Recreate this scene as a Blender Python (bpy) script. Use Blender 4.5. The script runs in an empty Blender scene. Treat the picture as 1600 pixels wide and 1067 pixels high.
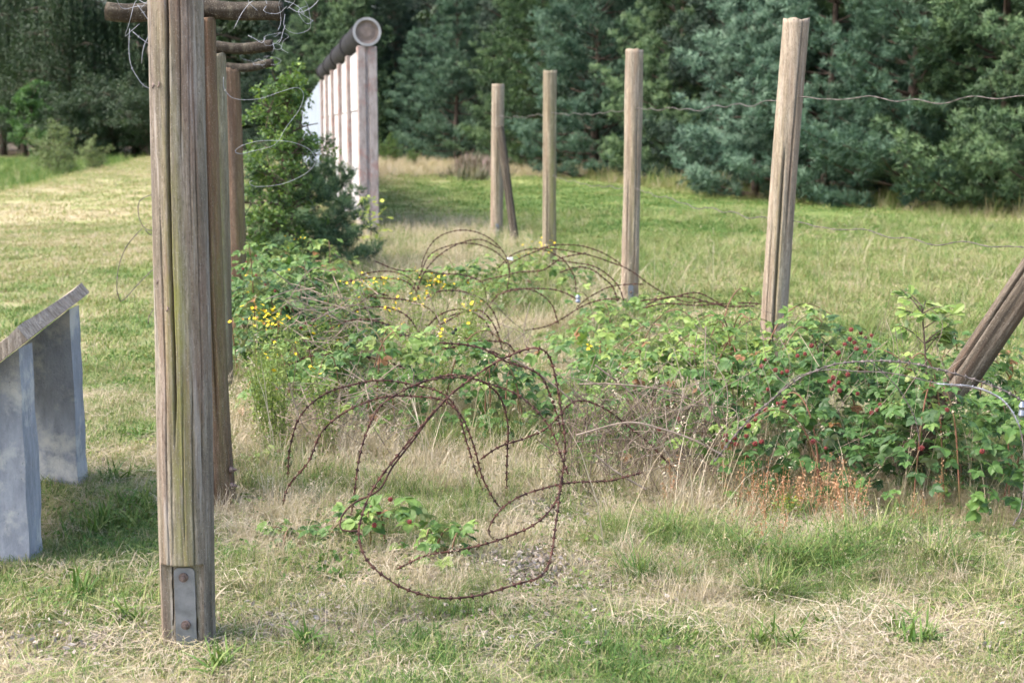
import bpy, math
import numpy as np
from mathutils import Vector, Matrix

scene = bpy.context.scene
COL = scene.collection
R = math.radians

# ------------------------------------------------------------------ camera, sky, sun, exposure
CAM_H = 1.6
FPX = 2222.0
PITCH = math.atan(333.0 / FPX)
cam_d = bpy.data.cameras.new("camera")
cam = bpy.data.objects.new("camera", cam_d)
COL.objects.link(cam)
cam.location = (0, 0, CAM_H)
cam.rotation_euler = (math.pi / 2 - PITCH, 0, 0)
cam_d.sensor_width = 36.0
cam_d.lens = 36.0 * FPX / 1600.0
cam_d.clip_end = 2000
cam_d.clip_start = 0.05
cam_d.dof.use_dof = True
cam_d.dof.focus_distance = 5.5
cam_d.dof.aperture_fstop = 4.5
scene.camera = cam

SUN_AZ, SUN_EL = -78.0, 52.0        # azimuth clockwise from straight behind the scene's +y axis
world = bpy.data.worlds.new("World")
scene.world = world
world.use_nodes = True
wn = world.node_tree
bgn = wn.nodes["Background"]
sky = wn.nodes.new("ShaderNodeTexSky")
sky.sky_type = 'NISHITA'
sky.sun_disc = False
sky.sun_elevation = R(SUN_EL)
sky.sun_rotation = R(180 - SUN_AZ)
sky.air_density = 1.0
sky.dust_density = 4.0
sky.ozone_density = 0.6
wn.links.new(sky.outputs[0], bgn.inputs[0])
bgn.inputs[1].default_value = 0.15

sun_d = bpy.data.lights.new("sun", 'SUN')
sun = bpy.data.objects.new("sun", sun_d)
COL.objects.link(sun)
sun_d.energy = 1.25
sun_d.angle = R(34)
sun_d.color = (1.0, 0.97, 0.93)
# the sun stands to the left and a little behind the camera
sd = Vector((math.sin(R(SUN_AZ)) * math.cos(R(SUN_EL)), -math.cos(R(SUN_AZ)) * math.cos(R(SUN_EL)), math.sin(R(SUN_EL))))
sun.rotation_euler = sd.to_track_quat('Z', 'Y').to_euler()
sun.location = (-8, -3, 12)

scene.view_settings.view_transform = 'Standard'
scene.view_settings.look = 'None'
scene.view_settings.exposure = 2.0
scene.view_settings.gamma = 1.0
scene.render.engine = 'CYCLES'
scene.cycles.use_adaptive_sampling = True
scene.cycles.adaptive_threshold = 0.025
scene.cycles.max_bounces = 5
scene.cycles.diffuse_bounces = 2
scene.cycles.glossy_bounces = 2
scene.cycles.transmission_bounces = 3
scene.cycles.transparent_max_bounces = 4

# ------------------------------------------------------------------ helpers
rng = np.random.default_rng(11)

def _ray(px, py):
    u = (px - 800.0) / FPX
    v = -(py - 533.5) / FPX
    s, c = math.sin(PITCH), math.cos(PITCH)
    return np.array([u, v * s + c, v * c - s])

def at(px, py, d):
    """point of the place seen at photo position (px, py) at distance d along y"""
    r = _ray(px, py)
    return np.array([0, 0, CAM_H]) + r * (d / r[1])

def gnd(px, py, z=0.0):
    r = _ray(px, py)
    t = (z - CAM_H) / r[2]
    return np.array([0, 0, CAM_H]) + r * t

def hash2(ix, iy, seed):
    ix = ix.astype(np.int64); iy = iy.astype(np.int64)
    h = (ix * 374761393 + iy * 668265263 + seed * 1442695041) & 0xFFFFFFFF
    h = ((h ^ (h >> 13)) * 1274126177) & 0xFFFFFFFF
    h = h ^ (h >> 16)
    return (h & 0xFFFF) / 65535.0

def vnoise(x, y, seed=0):
    x = np.asarray(x, float); y = np.asarray(y, float)
    x0 = np.floor(x); y0 = np.floor(y)
    fx = x - x0; fy = y - y0
    fx = fx * fx * (3 - 2 * fx); fy = fy * fy * (3 - 2 * fy)
    a = hash2(x0, y0, seed); b = hash2(x0 + 1, y0, seed)
    c = hash2(x0, y0 + 1, seed); d = hash2(x0 + 1, y0 + 1, seed)
    return (a * (1 - fx) + b * fx) * (1 - fy) + (c * (1 - fx) + d * fx) * fy

def fbm(x, y, seed=0, oct=4):
    s = 0; a = 0.5; t = 0
    for i in range(oct):
        s = s + a * vnoise(x * 2 ** i, y * 2 ** i, seed + i); t += a; a *= 0.5
    return s / t

def sstep(a, b, x):
    t = np.clip((x - a) / (b - a), 0, 1)
    return t * t * (3 - 2 * t)

def norm(v):
    v = np.asarray(v, float)
    return v / np.maximum(np.linalg.norm(v, axis=-1, keepdims=True), 1e-9)

class MB:
    """collects vertices and faces; build() links them as ONE mesh object"""
    def __init__(self):
        self.v = []; self.f3 = []; self.f4 = []; self.t = []; self.n = 0
    def add(self, v, f3=None, f4=None, tint=None):
        v = np.asarray(v, float).reshape(-1, 3)
        if f3 is not None and len(f3): self.f3.append(np.asarray(f3, int).reshape(-1, 3) + self.n)
        if f4 is not None and len(f4): self.f4.append(np.asarray(f4, int).reshape(-1, 4) + self.n)
        self.v.append(v)
        if tint is None: tint = np.zeros(len(v))
        self.t.append(np.broadcast_to(np.asarray(tint, float), (len(v),)) if np.ndim(tint) < 2 else np.asarray(tint))
        self.n += len(v)
        return self
    def mesh(self, name, mat, smooth=False):
        me = bpy.data.meshes.new(name)
        if not self.v:
            return me
        v = np.concatenate(self.v)
        f3 = np.concatenate(self.f3) if self.f3 else np.zeros((0, 3), int)
        f4 = np.concatenate(self.f4) if self.f4 else np.zeros((0, 4), int)
        me.vertices.add(len(v)); me.vertices.foreach_set("co", v.astype(np.float32).ravel())
        nl = f3.size + f4.size
        me.loops.add(nl)
        me.loops.foreach_set("vertex_index", np.concatenate([f3.ravel(), f4.ravel()]).astype(np.int32))
        me.polygons.add(len(f3) + len(f4))
        ls = np.concatenate([np.arange(len(f3)) * 3, f3.size + np.arange(len(f4)) * 4])
        me.polygons.foreach_set("loop_start", ls.astype(np.int32))
        me.polygons.foreach_set("use_smooth", np.full(len(ls), bool(smooth)))
        a = me.attributes.new("tint", 'FLOAT', 'POINT')
        a.data.foreach_set("value", np.concatenate(self.t).astype(np.float32))
        me.update(calc_edges=True)
        if mat: me.materials.append(mat)
        return me
    def build(self, name, mat, parent=None, smooth=False, loc=None):
        return mkobj(name, self.mesh(name, mat, smooth), parent, loc)

def mkobj(name, data, parent=None, loc=None):
    o = bpy.data.objects.new(name, data)
    COL.objects.link(o)
    if parent is not None: o.parent = parent
    if loc is not None: o.location = loc
    return o

def tag(o, label=None, cat=None, group=None, kind=None):
    if label: o["label"] = label
    if cat: o["category"] = cat
    if group: o["group"] = group
    if kind: o["kind"] = kind
    return o

def thing(name, label, cat, loc=(0, 0, 0), group=None):
    o = bpy.data.objects.new(name, None)
    o.empty_display_size = 0.1
    COL.objects.link(o)
    o.location = loc
    return tag(o, label, cat, group)

def catmull(pts, n):
    """smooth curve through pts, n samples per span"""
    p = np.asarray(pts, float)
    p = np.vstack([2 * p[0] - p[1], p, 2 * p[-1] - p[-2]])
    out = []
    for i in range(1, len(p) - 2):
        t = np.linspace(0, 1, n, endpoint=False)[:, None]
        a, b, c, d = p[i - 1], p[i], p[i + 1], p[i + 2]
        out.append(0.5 * (2 * b + (c - a) * t + (2 * a - 5 * b + 4 * c - d) * t ** 2 + (3 * b - a - 3 * c + d) * t ** 3))
    out.append(p[-2][None])
    return np.vstack(out)

def frames(P):
    T = norm(np.gradient(P, axis=0))
    ref = np.array([0, 0, 1.0])
    A = np.cross(T, ref)
    bad = np.linalg.norm(A, axis=1) < 0.15
    A[bad] = np.cross(T[bad], np.array([1.0, 0, 0]))
    A = norm(A)
    for i in range(1, len(A)):
        a = A[i - 1] - T[i] * np.dot(A[i - 1], T[i])
        n = np.linalg.norm(a)
        if n > 1e-6: A[i] = a / n
    return T, A, np.cross(T, A)

def tube(mb, P, r, sides=6, tint=0.0, cap=True):
    P = np.asarray(P, float)
    T, A, B = frames(P)
    r = np.broadcast_to(np.asarray(r, float), (len(P),))
    th = np.arange(sides) * 2 * math.pi / sides
    ring = P[:, None, :] + r[:, None, None] * (np.cos(th)[None, :, None] * A[:, None, :] + np.sin(th)[None, :, None] * B[:, None, :])
    n = len(P)
    i = np.arange(n - 1)[:, None] * sides; j = np.arange(sides)[None]; j2 = (j + 1) % sides
    f4 = np.stack([i + j, i + j2, i + sides + j2, i + sides + j], -1).reshape(-1, 4)
    v = ring.reshape(-1, 3); f3 = []
    if cap:
        v = np.vstack([v, P[:1], P[-1:]])
        k = n * sides
        f3 = [(k, (q + 1) % sides, q) for q in range(sides)] + [(k + 1, (n - 1) * sides + q, (n - 1) * sides + (q + 1) % sides) for q in range(sides)]
    mb.add(v, f3, f4, tint)

def box(mb, c, s, rot=None, tint=0.0, bev=0.0):
    """bevelled box: centre c, full size s"""
    s = np.asarray(s, float) / 2
    b = min(bev, s.min() * 0.9) if bev else 0.0
    if b <= 0:
        v = np.array([[x, y, z] for z in (-1, 1) for y in (-1, 1) for x in (-1, 1)], float) * s
        f4 = [(0, 2, 3, 1), (4, 5, 7, 6), (0, 1, 5, 4), (2, 6, 7, 3), (0, 4, 6, 2), (1, 3, 7, 5)]
        f3 = []
    else:
        # chamfered box: 24 vertices
        v = []; idx = {}
        for sx in (-1, 1):
            for sy in (-1, 1):
                for sz in (-1, 1):
                    for ax in range(3):
                        p = np.array([sx, sy, sz], float) * (s - b)
                        p[ax] = (sx, sy, sz)[ax] * s[ax]
                        idx[(sx, sy, sz, ax)] = len(v); v.append(p)
        v = np.array(v); f4 = []; f3 = []
        def quad(q):
            a = v[q[0]]; n = np.cross(v[q[1]] - a, v[q[2]] - a)
            if np.dot(n, np.mean(v[list(q)], axis=0)) < 0: q = q[::-1]
            return tuple(q)
        for ax in range(3):
            o1, o2 = [k for k in range(3) if k != ax]
            for sg in (-1, 1):
                q = []
                for a_, b_ in ((-1, -1), (1, -1), (1, 1), (-1, 1)):
                    k = [0, 0, 0]; k[ax] = sg; k[o1] = a_; k[o2] = b_
                    q.append(idx[(*k, ax)])
                f4.append(quad(q))
            for a_ in (-1, 1):
                for b_ in (-1, 1):
                    q = []
                    for e, axx in ((-1, o1), (1, o1), (1, o2), (-1, o2)):
                        k = [0, 0, 0]; k[ax] = e; k[o1] = a_; k[o2] = b_
                        q.append(idx[(*k, axx)])
                    f4.append(quad(q))
        for sx in (-1, 1):
            for sy in (-1, 1):
                for sz in (-1, 1):
                    q = [idx[(sx, sy, sz, ax)] for ax in range(3)]
                    a = v[q[0]]; n = np.cross(v[q[1]] - a, v[q[2]] - a)
                    if np.dot(n, a) < 0: q = q[::-1]
                    f3.append(tuple(q))
    if rot is not None: v = v @ np.array(rot.to_3x3()).T
    mb.add(v + np.asarray(c, float), f3, f4, tint)

# ------------------------------------------------------------------ materials
def mat_new(name, rough=0.85, spec=0.3):
    m = bpy.data.materials.new(name)
    m.use_nodes = True
    nt = m.node_tree
    b = nt.nodes["Principled BSDF"]
    b.inputs["Roughness"].default_value = rough
    b.inputs["Specular IOR Level"].default_value = spec
    return m, nt, b

def N(nt, t, **kw):
    n = nt.nodes.new(t)
    for k, v in kw.items():
        setattr(n, k, v)
    return n

def noise(nt, vec, scale, detail=4, rough=0.55, dist=0.0):
    n = N(nt, "ShaderNodeTexNoise")
    n.inputs["Scale"].default_value = scale
    n.inputs["Detail"].default_value = detail
    n.inputs["Roughness"].default_value = rough
    n.inputs["Distortion"].default_value = dist
    if vec is not None: nt.links.new(vec, n.inputs["Vector"])
    return n.outputs[0]

def mapping(nt, vec, sc=(1, 1, 1), loc=(0, 0, 0)):
    n = N(nt, "ShaderNodeMapping")
    n.inputs["Scale"].default_value = sc
    n.inputs["Location"].default_value = loc
    nt.links.new(vec, n.inputs[0])
    return n.outputs[0]

def ramp(nt, fac, stops):
    n = N(nt, "ShaderNodeValToRGB")
    e = n.color_ramp.elements
    while len(e) < len(stops): e.new(0.5)
    for i, (p, c) in enumerate(stops):
        e[i].position = p
        e[i].color = (*c, 1) if len(c) == 3 else c
    nt.links.new(fac, n.inputs[0])
    return n.outputs[0]

def mix(nt, fac, a, b, mode='MIX'):
    n = N(nt, "ShaderNodeMix", data_type='RGBA', blend_type=mode)
    for sock, val in ((n.inputs[0], fac), (n.inputs[6], a), (n.inputs[7], b)):
        if hasattr(val, "is_output"): nt.links.new(val, sock)
        elif isinstance(val, (int, float)): sock.default_value = val
        else: sock.default_value = (*val, 1)
    return n.outputs[2]

def mathn(nt, op, a, b=0.0, clamp=False):
    n = N(nt, "ShaderNodeMath", operation=op, use_clamp=clamp)
    for sock, val in ((n.inputs[0], a), (n.inputs[1], b)):
        if hasattr(val, "is_output"): nt.links.new(val, sock)
        else: sock.default_value = val
    return n.outputs[0]

def bump(nt, b, h, strength=0.3, dist=0.01):
    n = N(nt, "ShaderNodeBump")
    n.inputs["Strength"].default_value = strength
    n.inputs["Distance"].default_value = dist
    nt.links.new(h, n.inputs["Height"])
    nt.links.new(n.outputs[0], b.inputs["Normal"])

def attr(nt, name, typ='GEOMETRY'):
    n = N(nt, "ShaderNodeAttribute", attribute_type=typ, attribute_name=name)
    return n

def leaf_mat(name, stops, back=None, rough=0.55, trans=0.3, instancer=False, spec=0.35, vary=0.25):
    """foliage: colour from the 'tint' attribute, some light coming through the blade"""
    m, nt, b = mat_new(name, rough, spec)
    fac = attr(nt, "tint", 'INSTANCER' if instancer else 'GEOMETRY').outputs["Fac"]
    if instancer:
        a2 = attr(nt, "tint").outputs["Fac"]
        a2 = mathn(nt, 'MULTIPLY', mathn(nt, 'SUBTRACT', a2, 0.5), vary)
        fac = mathn(nt, 'ADD', fac, a2, True)
    c = ramp(nt, fac, stops)
    if back is not None:
        g = N(nt, "ShaderNodeNewGeometry")
        c = mix(nt, g.outputs["Backfacing"], c, mix(nt, 0.55, c, back))
    nt.links.new(c, b.inputs["Base Color"])
    tr = N(nt, "ShaderNodeBsdfTranslucent")
    nt.links.new(mix(nt, 1.0, c, (1.0, 1.0, 0.55), 'MULTIPLY'), tr.inputs[0])
    ms = N(nt, "ShaderNodeMixShader")
    ms.inputs[0].default_value = trans
    nt.links.new(b.outputs[0], ms.inputs[1]); nt.links.new(tr.outputs[0], ms.inputs[2])
    nt.links.new(ms.outputs[0], nt.nodes["Material Output"].inputs[0])
    return m

def wood_mat(name, base, dark, light, algae=0.0, algae_x=0.0, red=0.0, seed=0.0, pale=0.0):
    m, nt, b = mat_new(name, 0.88, 0.2)
    tc = N(nt, "ShaderNodeTexCoord").outputs["Object"]
    streak = noise(nt, mapping(nt, tc, (30, 30, 2.0), (seed, 0, 0)), 1.0, 6, 0.62)
    fine = noise(nt, mapping(nt, tc, (190, 190, 7), (0, seed, 0)), 1.0, 3, 0.6)
    blotch = noise(nt, mapping(nt, tc, (6, 6, 1.6), (seed, seed, 0)), 1.0, 4, 0.6)
    speck = noise(nt, tc, 230, 2, 0.5)
    mott = noise(nt, mapping(nt, tc, (75, 75, 16), (seed, 3, 1)), 1.0, 5, 0.7)
    pits = noise(nt, mapping(nt, tc, (260, 260, 60), (seed, 1, 5)), 1.0, 2, 0.6)
    c = ramp(nt, streak, [(0.33, dark), (0.5, base), (0.66, light)])
    c = mix(nt, mathn(nt, 'MULTIPLY', ramp(nt, fine, [(0.4, (0, 0, 0)), (0.65, (1, 1, 1))]), 0.45), c, dark)
    c = mix(nt, mathn(nt, 'MULTIPLY', ramp(nt, mott, [(0.42, (0, 0, 0)), (0.60, (1, 1, 1))]), 0.62), c, tuple(q * .52 for q in base))
    c = mix(nt, mathn(nt, 'MULTIPLY', ramp(nt, pits, [(0.55, (0, 0, 0)), (0.66, (1, 1, 1))]), 0.55), c, tuple(q * .5 for q in dark))
    if red:
        rf = ramp(nt, noise(nt, mapping(nt, tc, (13, 13, .8), (seed + 5, 2, 0)), 1.0, 4), [(0.48, (0, 0, 0)), (0.66, (1, 1, 1))])
        c = mix(nt, mathn(nt, 'MULTIPLY', rf, red), c, (0.23, 0.105, 0.06))
    if pale:
        pf = ramp(nt, noise(nt, mapping(nt, tc, (48, 48, 2.6), (seed + 9, 2, 4)), 1.0, 5), [(0.56, (0, 0, 0)), (0.66, (1, 1, 1))])
        c = mix(nt, mathn(nt, 'MULTIPLY', pf, pale), c, (0.42, 0.39, 0.36))
    if algae:
        sx = N(nt, "ShaderNodeSeparateXYZ"); nt.links.new(tc, sx.inputs[0])
        dx = mathn(nt, 'ABSOLUTE', mathn(nt, 'SUBTRACT', sx.outputs[0], algae_x))
        band = mathn(nt, 'SUBTRACT', 1.0, mathn(nt, 'DIVIDE', dx, 0.046), True)
        hz = ramp(nt, mathn(nt, 'DIVIDE', sx.outputs[2], 2.2), [(0.0, (.35,) * 3), (0.2, (.8,) * 3), (0.5, (1,) * 3), (0.62, (.55,) * 3), (0.9, (.1,) * 3)])
        al = mathn(nt, 'MULTIPLY', mathn(nt, 'MULTIPLY', band, hz), 1.5)
        al = mathn(nt, 'ADD', al, mathn(nt, 'MULTIPLY', ramp(nt, blotch, [(0.45, (0, 0, 0)), (0.7, (1, 1, 1))]), 0.35))
        al = mathn(nt, 'MULTIPLY', al, ramp(nt, noise(nt, mapping(nt, tc, (60, 60, 9), (1, seed, 0)), 1.0, 5, .7), [(0.32, (.15,) * 3), (0.6, (1,) * 3)]))
        c = mix(nt, mathn(nt, 'MULTIPLY', al, algae, True), c, (0.20, 0.205, 0.055))
    c = mix(nt, mathn(nt, 'MULTIPLY', ramp(nt, speck, [(0.62, (0, 0, 0)), (0.7, (1, 1, 1))]), 0.35), c, (0.45, 0.43, 0.38))
    nt.links.new(c, b.inputs["Base Color"])
    h = mathn(nt, 'ADD', mathn(nt, 'MULTIPLY', streak, 1.0), mathn(nt, 'MULTIPLY', fine, 0.6))
    bump(nt, b, h, 0.55, 0.006)
    return m

M = {}
M['post'] = wood_mat('weathered_post_wood', (0.215, 0.178, 0.140), (0.09, 0.074, 0.060), (0.33, 0.29, 0.245), algae=0.62, algae_x=0.014, red=0.34, seed=1.3, pale=0.4)
M['post_red'] = wood_mat('reddish_post_wood', (0.165, 0.104, 0.070), (0.062, 0.040, 0.030), (0.235, 0.165, 0.12), red=0.32, seed=7.7, algae=0.25, algae_x=0.05)
M['post_green'] = wood_mat('greenish_post_wood', (0.25, 0.21, 0.145), (0.11, 0.09, 0.064), (0.35, 0.31, 0.225), red=0.15, seed=3.1, algae=0.5, algae_x=0.03)
M['post_tan'] = wood_mat('tan_post_wood', (0.29, 0.235, 0.175), (0.155, 0.122, 0.092), (0.39, 0.34, 0.265), red=0.22, seed=5.2, algae=0.18, algae_x=0.01, pale=0.2)
M['log_dark'] = wood_mat('dark_log_wood', (0.055, 0.043, 0.030), (0.025, 0.02, 0.015), (0.12, 0.105, 0.075), seed=2.2)
M['strut'] = wood_mat('dark_strut_wood', (0.105, 0.084, 0.062), (0.04, 0.032, 0.025), (0.20, 0.17, 0.135), seed=6.2, red=0.15)
M['plank'] = wood_mat('grey_plank_wood', (0.30, 0.245, 0.19), (0.11, 0.085, 0.065), (0.45, 0.39, 0.32), seed=4.4, pale=0.4)

def simple_mat(name, col, rough=0.8, metal=0.0, var=0.3, scale=12, bumpy=0.15, spec=0.3, col2=None):
    m, nt, b = mat_new(name, rough, spec)
    b.inputs["Metallic"].default_value = metal
    tc = N(nt, "ShaderNodeTexCoord").outputs["Object"]
    n = noise(nt, tc, scale, 5, 0.6)
    c2 = col2 if col2 else tuple(x * (1 - var) for x in col)
    c = ramp(nt, n, [(0.35, c2), (0.62, col)])
    nt.links.new(c, b.inputs["Base Color"])
    if bumpy: bump(nt, b, noise(nt, tc, scale * 6, 3), bumpy, 0.004)
    return m

M['zinc'] = simple_mat('galvanised_steel', (0.27, 0.29, 0.335), 0.45, 0.85, 0.35, 22, 0.08, 0.5)
M['bolt'] = simple_mat('rusty_bolt', (0.20, 0.15, 0.135), 0.6, 0.5, 0.5, 90, 0.3)
M['rust'] = simple_mat('rusted_wire', (0.095, 0.042, 0.030), 0.85, 0.1, 0.45, 30, 0.3, col2=(0.035, 0.020, 0.017))
M['silver'] = simple_mat('new_galvanised_wire', (0.27, 0.28, 0.31), 0.6, 0.4, 0.25, 40, 0.0, 0.5)
M['greywire'] = simple_mat('dull_grey_wire', (0.15, 0.125, 0.115), 0.6, 0.4, 0.45, 25, 0.0, 0.4)
M['twig'] = simple_mat('dead_twig', (0.27, 0.215, 0.165), 0.9, 0, 0.5, 14, 0.1, col2=(0.12, 0.09, 0.07))
M['deadstem'] = simple_mat('dark_dead_stem', (0.16, 0.115, 0.085), 0.9, 0, 0.5, 14, 0.1, col2=(0.07, 0.05, 0.04))
M['cane'] = simple_mat('reddish_cane', (0.20, 0.085, 0.055), 0.6, 0, 0.4, 10, 0.1, col2=(0.11, 0.11, 0.045))
M['bark'] = simple_mat('pine_bark', (0.10, 0.072, 0.055), 0.95, 0, 0.5, 6, 0.5)
M['birchbark'] = simple_mat('birch_bark', (0.50, 0.48, 0.44), 0.8, 0, 0.6, 5, 0.3)
M['stem'] = simple_mat('green_stem', (0.16, 0.20, 0.06), 0.7, 0, 0.35, 20, 0.0)
M['redberry'] = simple_mat('unripe_red_berry', (0.20, 0.024, 0.020), 0.4, 0, 0.45, 60, 0.0, 0.5)
M['blackberry'] = simple_mat('ripe_black_berry', (0.012, 0.008, 0.012), 0.35, 0, 0.3, 60, 0.0, 0.5)
M['yellow'] = simple_mat('yellow_petal', (0.78, 0.56, 0.02), 0.6, 0, 0.2, 30, 0.0)
M['litterwhite'] = simple_mat('pale_scrap', (0.72, 0.74, 0.78), 0.6, 0, 0.2, 10, 0.0)

def concrete_mat(name, col, col2, stain, sstr=0.6, fine=60):
    m, nt, b = mat_new(name, 0.9, 0.2)
    tc = N(nt, "ShaderNodeTexCoord").outputs["Object"]
    big = noise(nt, tc, 5.5, 6, 0.65)
    med = noise(nt, mapping(nt, tc, (1, 1, .35)), 14, 6, 0.7)
    fn = noise(nt, tc, fine, 3, 0.6)
    c = ramp(nt, med, [(0.34, col2), (0.62, col)])
    c = mix(nt, mathn(nt, 'MULTIPLY', ramp(nt, big, [(0.5, (0, 0, 0)), (0.63, (1, 1, 1))]), sstr), c, stain)
    pores = ramp(nt, fn, [(0.27, (1, 1, 1)), (0.36, (0, 0, 0))])
    c = mix(nt, mathn(nt, 'MULTIPLY', pores, 0.6), c, tuple(x * 0.35 for x in col))
    nt.links.new(c, b.inputs["Base Color"])
    bump(nt, b, mathn(nt, 'ADD', med, mathn(nt, 'MULTIPLY', fn, 0.7)), 0.45, 0.008)
    return m

M['concrete'] = concrete_mat('grey_concrete', (0.33, 0.34, 0.37), (0.20, 0.21, 0.235), (0.52, 0.50, 0.46), 0.85, 85)
M['colconc'] = concrete_mat('weathered_column_concrete', (0.36, 0.31, 0.29), (0.21, 0.17, 0.155), (0.30, 0.14, 0.12), 0.5, 20)
M['white'] = concrete_mat('whitewashed_concrete', (0.45, 0.445, 0.45), (0.32, 0.31, 0.31), (0.30, 0.26, 0.25), 0.6, 14)
M['pipe'] = simple_mat('dark_asbestos_pipe', (0.028, 0.027, 0.030), 0.95, 0, 0.4, 3, 0.3, 0.1)
M['piperim'] = simple_mat('pipe_cut_rim', (0.34, 0.33, 0.33), 0.9, 0, 0.3, 8, 0.2)
M['pipefill'] = simple_mat('pipe_end_mortar', (0.22, 0.17, 0.145), 0.95, 0, 0.35, 9, 0.4)
M['sheet'] = simple_mat('blue_grey_sheet', (0.27, 0.31, 0.37), 0.6, 0.2, 0.25, 2.2, 0.05)

# pine needles and leaves
M['pine_blue'] = leaf_mat('blue_green_needles', [(0, (0.018, 0.044, 0.028)), (0.45, (0.066, 0.130, 0.082)), (1, (0.18, 0.275, 0.18))], trans=0.12, rough=0.6)
M['pine_green'] = leaf_mat('green_needles', [(0, (0.017, 0.040, 0.018)), (0.45, (0.058, 0.110, 0.046)), (1, (0.17, 0.255, 0.105))], trans=0.12, rough=0.6)
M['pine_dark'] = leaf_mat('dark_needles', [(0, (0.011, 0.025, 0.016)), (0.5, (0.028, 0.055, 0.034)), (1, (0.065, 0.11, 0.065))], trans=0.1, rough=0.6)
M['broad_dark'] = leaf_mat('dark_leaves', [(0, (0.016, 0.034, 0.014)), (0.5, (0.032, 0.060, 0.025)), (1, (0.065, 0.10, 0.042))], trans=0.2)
M['broad_mid'] = leaf_mat('mid_green_leaves', [(0, (0.035, 0.08, 0.022)), (0.5, (0.07, 0.15, 0.042)), (1, (0.12, 0.22, 0.065))], trans=0.28)
M['willow'] = leaf_mat('grey_green_leaves', [(0, (0.07, 0.11, 0.04)), (0.5, (0.17, 0.22, 0.085)), (1, (0.28, 0.33, 0.15))], trans=0.25)
M['birch'] = leaf_mat('birch_leaves', [(0, (0.04, 0.085, 0.025)), (0.5, (0.085, 0.155, 0.04)), (1, (0.22, 0.31, 0.06))], trans=0.35)
M['oak'] = leaf_mat('yellow_green_oak_leaves', [(0, (0.16, 0.24, 0.04)), (0.5, (0.30, 0.37, 0.06)), (1, (0.46, 0.48, 0.09))], trans=0.4)
M['bramble'] = leaf_mat('bramble_leaves', [(0, (0.032, 0.075, 0.022)), (0.35, (0.070, 0.145, 0.032)), (0.62, (0.14, 0.225, 0.048)), (0.80, (0.24, 0.32, 0.075)), (0.90, (0.36, 0.42, 0.16)), (0.95, (0.24, 0.125, 0.055))], back=(0.28, 0.33, 0.22), trans=0.32, rough=0.5)
M['wort'] = leaf_mat('fine_green_leaves', [(0, (0.09, 0.14, 0.03)), (0.5, (0.17, 0.24, 0.05)), (1, (0.28, 0.34, 0.08))], trans=0.3)
GRASS = [(0, (0.058, 0.125, 0.026)), (0.22, (0.120, 0.195, 0.044)), (0.42, (0.225, 0.262, 0.085)), (0.6, (0.325, 0.280, 0.155)), (0.8, (0.41, 0.335, 0.235)), (1.0, (0.50, 0.43, 0.33))]
M['grass'] = leaf_mat('grass_blades', GRASS, trans=0.22, instancer=True, rough=0.65, spec=0.25, vary=0.55)
M['litter'] = leaf_mat('dead_leaf_litter', [(0, (0.12, 0.09, 0.07)), (0.5, (0.27, 0.225, 0.19)), (1, (0.40, 0.35, 0.31))], trans=0.1, instancer=True, rough=0.9, vary=0.8)
M['sorrel'] = leaf_mat('red_sorrel', [(0, (0.34, 0.16, 0.08)), (1, (0.46, 0.30, 0.17))], trans=0.2, instancer=True)
M['heather'] = leaf_mat('heather', [(0, (0.08, 0.085, 0.045)), (0.6, (0.19, 0.155, 0.10)), (1, (0.30, 0.19, 0.19))], trans=0.1, instancer=True)
M['whiteflower'] = leaf_mat('white_umbels', [(0, (0.75, 0.75, 0.70)), (1, (0.82, 0.82, 0.78))], trans=0.1)

# ------------------------------------------------------------------ ground
def fence_l(y): return -1.0 - 0.172 * (y - 4.3)
def fence_r(y): return 1.58 - 0.144 * (y - 7.9)
EDGE_X = np.array([-60., -36, -22, -8, -1, 1.5, 4.3, 7.5, 9.6, 14, 60])
EDGE_Y = np.array([110., 98, 88, 74, 66, 52, 40, 32, 27.5, 22, 10])
def wood_edge(x): return np.interp(x, EDGE_X, EDGE_Y)
def strip(x, y):
    """1 inside the unmown strip between the two rows of posts"""
    w = (fbm(x * 1.3, y * 1.3, 5) - .5) * .5
    return sstep(-.25, .25, x - fence_l(y) + .05 + w) * sstep(-.35, .2, fence_r(y) + .15 - x + w) * sstep(4.15, 5.0, y + w)
def ditch(x, y):
    return sstep(-.8, .8, -13.6 - (y - 37) * .165 - x)
def ground_z(x, y):
    x = np.asarray(x, float); y = np.asarray(y, float)
    z = (fbm(x * 1.7, y * 1.7, 3) - .5) * .05 * sstep(60, 20, y)
    z = z + (fbm(x * .25, y * .25, 8, 2) - .5) * .10 * sstep(10, 25, y)
    z = z - ditch(x, y) * .35
    return z
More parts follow.
